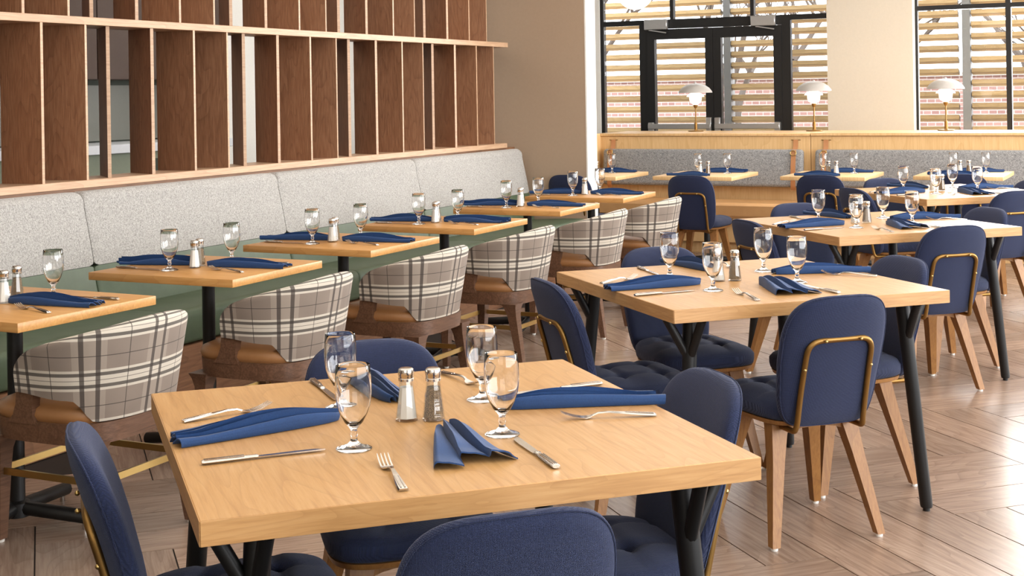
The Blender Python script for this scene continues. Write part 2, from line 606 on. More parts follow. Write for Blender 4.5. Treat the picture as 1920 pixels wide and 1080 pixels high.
y0, y1 = WY + 0.02, WY + 0.09
w1 = empty('window_1', (-4.47, WY + 0.05, 0)); struct(w1, 'black framed window wall around the double door')
Z1, Z2 = 2.16, 2.215
for a, b in ((-5.74, -5.70), (-5.28, -5.19), (-3.705, -3.61), (-3.225, -3.20)):
    rel(w1, (a, y0, 0), (b, y1, Z1), 'frame_black', 'mullion')
rel(w1, (-5.74, y0, Z1), (-3.20, y1, Z2), 'frame_black', 'transom_bar')
rel(w1, (-5.19, y0, 2.115), (-3.705, y1, Z1), 'frame_black', 'door_head')
for a, b in ((-5.74, -5.70), (-4.925, -4.885), (-4.035, -3.995), (-3.225, -3.20)):
    rel(w1, (a, y0, Z2), (b, y1, 3.05), 'frame_black', 'mullion')
for a, b, z0, z1 in ((-5.70, -5.28, 0.06, Z1), (-3.61, -3.225, 0.06, Z1), (-5.70, -4.925, Z2, 3.05), (-4.885, -4.035, Z2, 3.05), (-3.995, -3.225, Z2, 3.05)):
    rel(w1, (a, WY + 0.052, z0), (b, WY + 0.058, z1), 'window_glass', 'pane')
for a, b in ((-5.70, -5.28), (-3.61, -3.225)): rel(w1, (a, y0, 0), (b, y1, 0.06), 'frame_black', 'sill')

def door(n, x0, x1, hinge_left, lab):
    d = empty(n, ((x0 + x1) / 2, WY + 0.05, 0)); struct(d, lab)
    st, g = 0.085, (x0, x1)
    rel(d, (x0, y0 - 0.01, 0.01), (x0 + st, y1, 2.11), 'frame_black', 'stile')
    rel(d, (x1 - st, y0 - 0.01, 0.01), (x1, y1, 2.11), 'frame_black', 'stile')
    rel(d, (x0 + st, y0 - 0.01, 2.0), (x1 - st, y1, 2.11), 'frame_black', 'rail')
    rel(d, (x0 + st, y0 - 0.01, 0.01), (x1 - st, y1, 0.24), 'frame_black', 'rail')
    rel(d, (x0 + st, WY + 0.052, 0.24), (x1 - st, WY + 0.058, 2.0), 'window_glass', 'pane')
    # panic bar
    rel(d, (x0 + 0.02, y0 - 0.075, 1.03), (x1 - 0.02, y0 - 0.03, 1.085), 'brushed_aluminium', 'push_bar', 0.004)
    for s in (x0 + 0.045, x1 - 0.045):
        rel(d, (s - 0.028, y0 - 0.06, 0.99), (s + 0.028, y0 - 0.008, 1.15 if (s > (x0 + x1) / 2) == hinge_left else 1.10), 'brushed_aluminium', 'bar_bracket', 0.004)
    # closer
    xs = x0 + 0.02 if hinge_left else x1 - 0.02
    a, b = (xs - 0.03, xs + 0.23) if hinge_left else (xs - 0.29, xs - 0.03)
    cl = rel(d, (a, y0 - 0.07, 2.105), (b, y0 - 0.011, 2.215), 'brushed_aluminium', 'door_closer', 0.006)
    bm = bmesh.new()
    c = (a + b) / 2
    box(bm, (0, 0, 0), (0.20, 0.016, 0.012), Matrix.Rotation(R(10 if hinge_left else 10), 3, 'Y'))
    ar = mobj('closer_arm', finish(bm, 'closer_arm'), 'brushed_aluminium', cl, (0.02, -0.015, -0.075))
door('door_1', -5.19, -4.447, True, 'left leaf of the black framed glass double door')
door('door_2', -4.443, -3.705, False, 'right leaf of the black framed glass double door')

w2 = empty('window_2', (-0.45, WY + 0.05, 0)); struct(w2, 'black framed window to the right of the cream pier')
xs = [-2.35, -1.47, -0.5, 0.47, 1.45]
for i, x in enumerate(xs):
    rel(w2, (x - 0.025 + (0.025 if i == 0 else 0), y0, 0), (x + 0.025, y1, 3.05), 'frame_black', 'mullion')
for a, b in zip(xs, xs[1:]):
    rel(w2, (a + 0.025, y0, 2.20), (b - 0.025, y1, 2.245), 'frame_black', 'transom_bar')
    rel(w2, (a + 0.025, y0, 0.0), (b - 0.025, y1, 0.06), 'frame_black', 'sill')
    rel(w2, (a + 0.025, WY + 0.052, 0.06), (b - 0.025, WY + 0.058, 2.20), 'window_glass', 'pane')
    rel(w2, (a + 0.025, WY + 0.052, 2.245), (b - 0.025, WY + 0.058, 3.05), 'window_glass', 'pane')

#=OUTSIDE
# ------------------------------------------------------------------ outside: slatted screen, brick wall, trees
gr = boxobj('ground_outside', (-22, 14.17, -0.25), (16, 40, -0.02), 'paving'); struct(gr)
SY = 15.7
posts = [-7.5, -4.81, -2.10, 0.62, 3.3]
bm = bmesh.new(); box(bm, (0, 0, 0), (2.58, 0.10, 0.052), Matrix.Rotation(R(-16), 3, 'X'), 0.004, 1)
slat_me = finish(bm, 'slat')
clip_me = boxmesh('clip', (0.03, 0.05, 0.03), 0.003, 1)
for bi, (a, b) in enumerate(zip(posts, posts[1:])):
    if bi == 3: continue
    labs = ['slatted timber sun screen outside the left door leaf', 'slatted timber sun screen outside the right door leaf and pier', 'slatted timber sun screen outside the right hand window']
    s = empty('sun_screen', ((a + b) / 2, SY, 0))
    tag(s, labs[bi], 'screen', 'timber sun screens outside')
    for k in range(21):
        z = 0.45 + k * 0.128
        o = mobj('slat', slat_me, 'slat_wood', s, (0, 0, z))
        for sx in (-1, 1):
            mobj('clip', clip_me, 'black_metal', o, (sx * 1.275, 0.0, 0.0))
    bm = bmesh.new(); box(bm, (0, 0, 1.6), (0.085, 0.16, 3.3))
    mobj('post', finish(bm, 'post'), 'galvanised_steel', s, (a - (a + b) / 2 + 0.02, 0.02, -0.05))
bwall = boxobj('brick_garden_wall', (-16, 21.5, -0.05), (9, 21.8, 1.6), 'brick_wall_far')
tag(bwall, 'low red brick wall seen through the slats outside', 'wall', kind='structure')
bcop = rel(bwall, (-16, 21.45, 1.6), (9, 21.85, 1.66), 'paving', 'coping')
def tree(x, y, h, seed, label):
    rnd = random.Random(seed)
    bm = bmesh.new()
    def grow(p, d, ln, r, depth):
        pts, rad = [p], [r]
        q = p
        for i in range(3):
            d = (d + Vector((rnd.uniform(-.2, .2), rnd.uniform(-.2, .2), rnd.uniform(-.02, .12)))).normalized()
            q = q + d * ln / 3
            pts.append(q); rad.append(r * (1 - 0.16 * (i + 1)))
        tube(bm, pts, r, 5, cap=False, radii=rad)
        if depth == 0: return
        for k in range(3):
            a = rnd.uniform(0, 2 * PI); sp = rnd.uniform(0.45, 0.95)
            nd = (d + Vector((math.cos(a) * sp, math.sin(a) * sp, rnd.uniform(-0.1, 0.3)))).normalized()
            st = pts[-1] if k else pts[2]
            grow(st, nd, ln * rnd.uniform(0.6, 0.8), r * 0.55, depth - 1)
    grow(Vector((0, 0, -0.1)), Vector((0, 0, 1)), h * 0.36, 0.12, 5)
    o = mobj('bare_tree', finish(bm, 'bare_tree'), 'bark', None, (x, y, 0))
    tag(o, label, 'tree', 'bare winter trees outside')
tree(-8.3, 18.4, 4.4, 31, 'bare winter tree outside behind the narrow pane left of the doors')
tree(-5.9, 21.0 - 2.6 + 1.5, 4.4, 3, 'bare winter tree outside behind the left door leaf')
tree(-3.5, 18.2, 4.2, 11, 'bare winter tree outside behind the right door leaf')
tree(-0.9, 18.6, 4.2, 23, 'bare winter tree outside behind the right hand window')
tree(-10.6, 25.2, 5.6, 41, 'bare winter tree beyond the brick wall, left of the doors')
tree(-6.4, 26.4, 6.0, 43, 'bare winter tree beyond the brick wall, between the door leaves')
tree(-2.1, 25.4, 5.6, 47, 'bare winter tree beyond the brick wall, right of the pier')

#=SCREEN
# ------------------------------------------------------------------ walnut fin screen above the bench
XS = -4.86
ps = empty('fin_screen', (XS, 7.0, 0))
tag(ps, 'walnut screen of angled vertical fins between pale rails above the bench', 'screen')
def prel(lo, hi, mat, name, bev=0.0): return rel(ps, lo, hi, mat, name, bev)
prel((-4.98, 1.6, 1.012), (-4.74, 9.62, 1.049), 'maple_rail', 'lower_rail', 0.002)
prel((-4.98, 1.6, 1.800), (-4.74, 9.66, 1.838), 'maple_rail', 'middle_rail', 0.002)
prel((-4.98, 1.6, 2.62), (-4.74, 9.78, 2.66), 'maple_rail', 'upper_rail', 0.002)
ANG = [-5, -12, 38, 21]
finw, fint = 0.235, 0.018
bm = bmesh.new(); box(bm, (0, 0, 0.751 / 2), (finw, fint, 0.751)); fin1 = finish(bm, 'fin')
bm = bmesh.new(); box(bm, (0, 0, 0.782 / 2), (finw, fint, 0.782)); fin2 = finish(bm, 'fin')
bm = bmesh.new(); box(bm, (0, 0, 0.751 / 2), (0.0015, fint * 0.98, 0.751)); ed1 = finish(bm, 'edge_band')
bm = bmesh.new(); box(bm, (0, 0, 0.782 / 2), (0.0015, fint * 0.98, 0.782)); ed2 = finish(bm, 'edge_band')
for i in range(-5, 18):
    for row, (z, fm, em, off) in enumerate(((1.049, fin1, ed1, 0.0), (1.838, fin2, ed2, -0.11))):
        yc = 4.735 + 0.2735 * i + off
        if yc > 9.55: continue
        a = ANG[i % 4]
        # fin axis from near end (towards the room) to far end: (-cos a, sin a)
        f = mobj('fin', fm, 'walnut_fin', ps, (0, yc - 7.0, z), (0, 0, PI - R(a)))
        mobj('edge_band', em, 'maple_rail', f, (-(finw / 2 + 0.0005), 0, 0))
struct(boxobj('wall_left', (-4.97, -4.0, 0), (-4.76, 9.79, 1.011), 'bench_base_wood'), 'low wall under the fin screen')
struct(boxobj('wall_left_upper', (-4.97, -4.0, 2.67), (-4.76, 9.79, CEIL), 'cream_paint'), 'wall above the fin screen')

# servery seen through the fins
KX = -8.0
wk = boxobj('wall_servery', (-8.3, -4.0, 0), (KX, 10.2, CEIL), 'dark_green'); struct(wk)
struct(boxobj('wall_servery_white', (-8.3, 10.25, 0), (-8.05, 14.0, CEIL), 'white_paint'))
kc = empty('servery_counter', (KX + 0.3, 6.0, 0)); tag(kc, 'servery counter with white top glimpsed through the fin screen', 'counter')
rel(kc, (KX + 0.01, 2.0, 0), (KX + 0.55, 9.6, 1.02), 'sage_panel', 'base')
rel(kc, (KX + 0.01, 2.0, 1.02), (KX + 0.62, 9.6, 1.09), 'counter_white', 'worktop', 0.004)
for i, y in enumerate((2.4, 3.6, 4.8, 6.0, 7.2, 8.4)):
    rel(kc, (KX + 0.551, y, 0.12), (KX + 0.565, y + 0.62, 0.96), 'dark_green', 'door')
gp = empty('servery_splashback', (KX + 0.02, 6.0, 0)); tag(gp, 'grey glass splashback behind the servery counter', 'panel')
for i in range(5): rel(gp, (KX + 0.003, 2.0 + i * 1.56, 1.10), (KX + 0.03, 2.0 + i * 1.56 + 1.55, 1.56), 'grey_panel', 'panel', 0.002)
uc = empty('servery_shelf_unit', (KX + 0.2, 6.0, 1.6)); tag(uc, 'dark walnut wall cabinets above the servery counter', 'cabinet')
for i in range(5): rel(uc, (KX + 0.003, 2.0 + i * 1.56, 1.60), (KX + 0.36, 2.0 + i * 1.56 + 1.55, 2.40), 'dark_cabinet', 'cabinet_door', 0.003)
d = bpy.data.lights.new('servery_fill', 'AREA'); d.shape = 'RECTANGLE'; d.size = 2.0; d.size_y = 6.0; d.energy = 75; d.color = (1, 0.96, 0.9)  # unseen area light added under the ceiling to brighten the servery
o = bpy.data.objects.new('servery_fill', d); COL.objects.link(o); o.location = (-6.4, 8.0, CEIL - 0.03)

#=BENCH
# ------------------------------------------------------------------ long bench
bench = empty('long_bench', (-4.45, 5.8, 0))
tag(bench, 'long upholstered bench with green leather seat and pale tweed back', 'bench')
rel(bench, (-4.74, 0.2, 0.0), (-4.10, 9.785, 0.30), 'bench_base_wood', 'base')
def extr(bm, prof, ya, yb, rnd=0.02):
    """closed x-z profile extruded along y with softened ends"""
    cx = sum(p[0] for p in prof) / len(prof); cz = sum(p[1] for p in prof) / len(prof)
    rings = []
    for y, k in ((ya, 0.0), (ya + rnd * 0.25, 0.55), (ya + rnd, 1.0), (yb - rnd, 1.0), (yb - rnd * 0.25, 0.55), (yb, 0.0)):
        sh = rnd * 0.6 * (1 - k)
        ring = []
        for x, z in prof:
            dx, dz = cx - x, cz - z
            L = math.hypot(dx, dz) or 1
            ring.append((x + dx / L * sh, y, z + dz / L * sh))
        rings.append(ring)
    loft(bm, rings)
mods = [(0.25, 1.80), (1.80, 3.35), (3.35, 4.905), (4.905, 6.45), (6.45, 8.03), (8.03, 9.70)]
def arcpts(cx, cz, r, a0, a1, n=5):
    return [(cx + r * math.cos(R(a0 + (a1 - a0) * i / n)), cz + r * math.sin(R(a0 + (a1 - a0) * i / n))) for i in range(n + 1)]
seatprof = [(-4.72, 0.302)] + [(-4.14, 0.302)] + arcpts(-4.125, 0.325, 0.02, -90, 0, 3) + arcpts(-4.145, 0.425, 0.04, 0, 90, 5) + [(-4.3, 0.462), (-4.5, 0.452), (-4.72, 0.44)]
# back: lower green band and upper tweed
lowprof = [(-4.735, 0.43), (-4.545, 0.43), (-4.553, 0.50), (-4.572, 0.58), (-4.590, 0.655), (-4.735, 0.655)]
upprof = [(-4.735, 0.657), (-4.590, 0.657), (-4.607, 0.75), (-4.625, 0.85), (-4.643, 0.945)] + arcpts(-4.688, 0.958, 0.044, 0, 90, 6) + [(-4.735, 1.0)]
for i, (a, b) in enumerate(mods):
    bm = bmesh.new(); extr(bm, [(x + 4.45, z) for x, z in seatprof], a + 0.002 - 5.8, b - 0.002 - 5.8, 0.012)
    mobj('seat_cushion', finish(bm, 'seat_cushion', 50), 'green_leather', bench)
    bm = bmesh.new(); extr(bm, [(x + 4.45, z) for x, z in lowprof], a + 0.002 - 5.8, b - 0.002 - 5.8, 0.02)
    lb = mobj('lower_back', finish(bm, 'lower_back', 50), 'green_leather', bench)
    bm = bmesh.new(); extr(bm, [(x + 4.45, z) for x, z in upprof], a + 0.002 - 5.8, b - 0.002 - 5.8, 0.03)
    mobj('back_cushion', finish(bm, 'back_cushion', 50), 'tweed_light', bench)

#=BANQUETTE
# ------------------------------------------------------------------ window banquettes
BY = 12.02
def banquette(xa, xb, label, straps, left_end):
    bq = empty('banquette', ((xa + xb) / 2, BY, 0)); tag(bq, label, 'banquette', 'oak banquettes in front of the windows')
    def q(lo, hi, mat, name, bev=0.0, par=None): return rel(bq, lo, hi, mat, name, bev)
    q((xa, 11.66, 0.0), (xb, 11.78, 0.10), 'oak_panel', 'plinth')
    q((xa, 11.60, 0.102), (xb, 12.0, 0.315), 'oak_panel', 'base')
    q((xa + 0.01, 11.53, 0.317), (xb - 0.01, 12.0, 0.452), 'camel_leather', 'seat_cushion', 0.025)
    q((xa, BY, 0.102), (xb, BY + 0.05, 1.018), 'oak_panel', 'back_panel')
    q((xa, BY - 0.02, 1.02), (xb, BY + 0.80, 1.045), 'oak_panel', 'top_shelf', 0.004)
    q((xa, BY + 0.75, 0.0), (xb, BY + 0.79, 1.018), 'oak_panel', 'rear_panel')
    if left_end: q((xa - 0.04, 11.66, 0.0), (xa, BY + 0.80, 1.045), 'oak_panel', 'end_panel', 0.006)
    # cushion: tilted slab
    bm = bmesh.new()
    box(bm, (0, 0, 0), (xb - xa - 0.10, 0.075, 0.335), Matrix.Rotation(R(-6), 3, 'X'), 0.03, 4)
    mobj('back_cushion', finish(bm, 'back_cushion', 50), 'tweed_grey', bq, (0, BY - 0.062 - BY, 0.735))
    for x in straps:
        bm = bmesh.new()
        pts = [(-0.006, 0.985), (-0.012, 0.93), (-0.030, 0.90), (-0.075, 0.895), (-0.092, 0.87), (-0.118, 0.735), (-0.128, 0.58), (-0.110, 0.545)]
        rings = [[(dx, y - 0.001, z) for dx in (-0.021, 0.021)] + [(dx, y - 0.0045, z + 0.002) for dx in (0.021, -0.021)] for y, z in pts]
        loft(bm, rings)
        st = mobj('strap', finish(bm, 'strap'), 'strap_leather', bq, (x - (xa + xb) / 2, 0, 0))
        bm = bmesh.new()
        n = 14
        tube(bm, [(0.026 * math.cos(2 * PI * k / n), 0, 0.022 * math.sin(2 * PI * k / n)) for k in range(n)], 0.004, 6, closed=True)
        mobj('buckle_ring', finish(bm, 'buckle_ring'), 'bright_brass', st, (0, -0.105, 0.872), (R(-15), 0, 0))
        bm = bmesh.new(); box(bm, (0, 0, 0), (0.085, 0.004, 0.006))
        mobj('slot_plate', finish(bm, 'slot_plate'), 'brass', st, (0, -0.006, 0.985))
    return bq
banquette(-4.93, -2.93, 'left oak window banquette with grey cushion hung on two straps', (-4.80, -3.06), True)
banquette(-2.925, 1.2, 'right oak window banquette with grey cushion, from the joint below the middle lamp', (-2.79,), False)

#=LAMPS
def make_lamp():
    k = Kit('table_lamp')
    bm = bmesh.new(); lathe(bm, [(0, 0), (0.072, 0), (0.075, 0.004), (0.072, 0.010), (0.02, 0.014), (0.014, 0.02), (0.014, 0.085), (0.006, 0.09), (0.006, 0.24), (0, 0.24)], 24)
    k.add('stand', finish(bm, 'stand'), 'brass')
    bm = bmesh.new(); lathe(bm, [(0, 0.225), (0.012, 0.225), (0.020, 0.245), (0.022, 0.262), (0.012, 0.256), (0, 0.256)], 18)
    k.add('socket', finish(bm, 'socket'), 'brass')
    bm = bmesh.new(); lathe(bm, [(0.026, 0.262), (0.050, 0.275), (0.058, 0.30), (0.060, 0.335), (0.056, 0.335), (0.052, 0.30), (0.024, 0.256)], 24)
    k.add('lower_shade', finish(bm, 'lower_shade'), 'opal_lit')
    bm = bmesh.new(); lathe(bm, [(0.085, 0.333), (0.082, 0.345), (0.060, 0.365), (0.030, 0.375), (0.0, 0.378)], 24)
    k.add('middle_shade', finish(bm, 'middle_shade'), 'opal_lit')
    bm = bmesh.new(); lathe(bm, [(0.163, 0.372), (0.160, 0.385), (0.135, 0.418), (0.095, 0.445), (0.045, 0.460), (0.012, 0.463), (0.012, 0.472), (0, 0.474)], 32)
    k.add('upper_shade', finish(bm, 'upper_shade'), 'opal_shade')
    return k
lamp = make_lamp()
for (x, y), lb in zip(((-4.18, 12.60), (-3.03, 12.58), (-1.86, 12.62)),
                      ('brass table lamp with white domed shade in front of the double door',
                       'brass table lamp with white domed shade beside the cream pier',
                       'brass table lamp with white domed shade in front of the right hand window')):
    lamp.place((x, y, 1.045), 0, lb, 'lamp', 'table lamps on the banquette shelf')
    d = bpy.data.lights.new('lamp_bulb', 'POINT'); d.energy = 3; d.color = (1, 0.85, 0.65); d.shadow_soft_size = 0.04
    o = bpy.data.objects.new('lamp_bulb', d); COL.objects.link(o); o.location = (x, y, 1.40)

def pendant(x, y, z, r, label):
    o = empty('pendant_light', (x, y, z - r)); tag(o, label, 'pendant light', 'white globe pendants')
    bm = bmesh.new(); bmesh.ops.create_uvsphere(bm, u_segments=32, v_segments=20, radius=r)
    mobj('globe', finish(bm, 'globe'), 'globe_lit', o, (0, 0, r))
    bm = bmesh.new(); tube(bm, [(0, 0, 2 * r - 0.01), (0, 0, CEIL - (z - r) - 0.02)], 0.006, 8)
    mobj('rod', finish(bm, 'rod'), 'brass', o)
    bm = bmesh.new(); lathe(bm, [(0, -0.02), (0.05, -0.02), (0.055, 0), (0, 0)], 20)
    mobj('ceiling_canopy', finish(bm, 'ceiling_canopy'), 'brass', o, (0, 0, CEIL - (z - r)))
pendant(-3.92, 10.33, 2.245, 0.15, 'white globe pendant light in front of the left window')
pendant(-2.12, 9.59, 2.245, 0.15, 'white globe pendant light just peeping in over the cream pier')

#=TABLES
# ------------------------------------------------------------------ tables
TOPZ = 0.75
def make_square_table():
    k = Kit('square_table')
    a = 1.02
    bm = bmesh.new(); box(bm, (0, 0, TOPZ - 0.0215), (a, a, 0.043), None, 0.0015, 1)
    k.add('tabletop', finish(bm, 'tabletop'), 'oak_table')
    bm = bmesh.new(); box(bm, (0, 0, 0), (a - 0.001, 0.002, 0.0415), None, 0.0004, 1)
    eb = finish(bm, 'edge_band')
    for i in range(4):
        an = R(90 * i)
        k.add('edge_band', eb, 'oak_edge', (math.sin(an) * (a / 2 + 0.0005), -math.cos(an) * (a / 2 + 0.0005), TOPZ - 0.0215), (0, 0, an), par=0)
    # local frame: corners on the diagonals
    for i in range(4):
        ang = R(45 + 90 * i)
        d = Vector((math.cos(ang), math.sin(ang), 0))
        top, ft = d * 0.565, d * 0.635
        bm = bmesh.new()
        tube(bm, [(ft.x, ft.y, 0.012), (ft.x, ft.y, 0.02), (top.x, top.y, 0.707)], 0.023, 14, radii=[0.019, 0.021, 0.0245])
        li = k.add('leg', finish(bm, 'leg'), 'black_metal')
        bm = bmesh.new(); lathe(bm, [(0, 0), (0.012, 0), (0.012, 0.014), (0, 0.014)], 10)
        k.add('glide', finish(bm, 'glide'), 'black_metal', (ft.x, ft.y, 0), par=li)
        s = top.lerp(ft, 0.20)
        for e in (Vector((math.copysign(1, d.x), 0, 0)), Vector((0, math.copysign(1, d.y), 0))):
            # braces rise outwards along the table edges
            p0 = Vector((s.x, s.y, 0.57)); p1 = Vector((top.x, top.y, 0.707)) + e * 0.085
            bm = bmesh.new(); tube(bm, [p0, p1], 0.0145, 10)
            k.add('brace', finish(bm, 'brace'), 'black_metal', par=li)
    bm = bmesh.new()
    box(bm, (0, 0, 0.7035), (0.86, 0.06, 0.007)); box(bm, (0, 0, 0.7035), (0.06, 0.86, 0.007))
    k.add('mounting_plate', finish(bm, 'mounting_plate'), 'black_metal')
    return k
sqt = make_square_table()
SQ = [(-1.427, 2.474), (-1.42, 4.757), (-1.41, 7.02), (-1.385, 9.30)]
SQN = ['nearest square table', 'second square table', 'third square table', 'farthest square table']
SQL = ['square oak table on black legs, nearest to the viewer and largest in the picture',
       'square oak table on black legs, second from the viewer behind the nearest one',
       'square oak table on black legs, third from the viewer at the right edge',
       'square oak table on black legs, farthest of the four and near the window banquette']
for (x, y), lb in zip(SQ, SQL): sqt.place((x, y, 0), R(45), lb, 'table', 'square tables in the middle of the room')

def make_bench_table(name, lx, ly, mat, single=False):
    k = Kit(name)
    bm = bmesh.new(); box(bm, (0, 0, TOPZ - 0.0155), (lx, ly, 0.031), None, 0.0025, 2)
    k.add('tabletop', finish(bm, 'tabletop'), mat)
    bm = bmesh.new(); box(bm, (0, 0, 0.7155), (0.30, 0.30, 0.006))
    k.add('mounting_plate', finish(bm, 'mounting_plate'), 'black_metal')
    bm = bmesh.new(); tube(bm, [(0, 0, 0.07), (0, 0, 0.713)], 0.026, 18)
    k.add('column', finish(bm, 'column'), 'black_metal')
    bm = bmesh.new(); lathe(bm, [(0, 0.028), (0.042, 0.028), (0.042, 0.075), (0.028, 0.082), (0, 0.082)], 18)
    k.add('hub', finish(bm, 'hub'), 'black_metal')
    for i in range(4):
        a = R(i * 90 + 12)
        d = Vector((math.cos(a), math.sin(a), 0))
        bm = bmesh.new(); tube(bm, [d * 0.03 + Vector((0, 0, 0.056)), d * 0.285 + Vector((0, 0, 0.04)), d * 0.29 + Vector((0, 0, 0.04))], 0.023, 12, radii=[0.024, 0.023, 0.019])
        fi = k.add('foot', finish(bm, 'foot'), 'black_metal')
        bm = bmesh.new(); lathe(bm, [(0, 0), (0.009, 0), (0.009, 0.02), (0, 0.02)], 8)
        k.add('glide', finish(bm, 'glide'), 'steel', tuple(d * 0.26), par=fi)
    return k
btk = make_bench_table('bench_table', 0.70, 0.615, 'oak_bench_table')
BT = [(-3.56, 3.42), (-3.56, 4.45), (-3.56, 5.45), (-3.56, 6.44), (-3.57, 7.51), (-3.565, 8.50)]
ORD = ['first', 'second', 'third', 'fourth', 'fifth', 'sixth']
BTN = ['leftmost bench table'] + ['%s bench table' % o for o in ORD[1:]]
for i, (x, y) in enumerate(BT):
    lb = 'oak pedestal table at the long bench, %s' % ('leftmost and cut by the picture edge' if i == 0 else '%s from the left' % ORD[i])
    btk.place((x, y, 0), R((-1.5, 1.0, -0.5, -0.8, 0.6, 0.3)[i]), lb, 'table', 'pedestal tables along the bench')
wtk = make_bench_table('banquette_table', 0.66, 0.76, 'oak_panel')
WT = [(-4.42, 10.65), (-3.50, 10.80), (-2.50, 10.98), (-1.52, 11.22)]
WTN = ['first banquette table', 'second banquette table', 'third banquette table', 'fourth banquette table']
for i, (x, y) in enumerate(WT):
    lb = 'small oak pedestal table at the window banquette, %s from the left' % ORD[i]
    wtk.place((x, y, 0), 0, lb, 'table', 'pedestal tables along the window banquette')

#=CHAIRS
# ------------------------------------------------------------------ navy chairs
def outline(N=56):
    """backrest outline (x, h) with h measured up from its bottom"""
    pts = []
    H = 0.43
    for k in range(N):
        a = 2 * PI * k / N
        c, s = math.cos(a), math.sin(a)
        n = 3.7 if s > 0 else 6.5
        y = math.copysign(abs(s) ** (2 / n), s)
        h = H / 2 + H / 2 * y
        tt = h / H
        w = 0.158 + 0.026 * math.sin(min(1, tt / 0.62) * PI / 2)
        x = w * math.copysign(abs(c) ** (2 / n), c)
        pts.append((x, h))
    return pts

def back_map(x, h, d):
    """lean and curve; d = offset along the backrest normal (+ = front)"""
    lean = R(12) + R(5) * (h / 0.43)
    y = -0.185 - math.sin(lean) * h * 0.95 + 0.75 * x * x
    z = 0.375 + math.cos(lean * 0.6) * h
    return Vector((x, y + d, z))

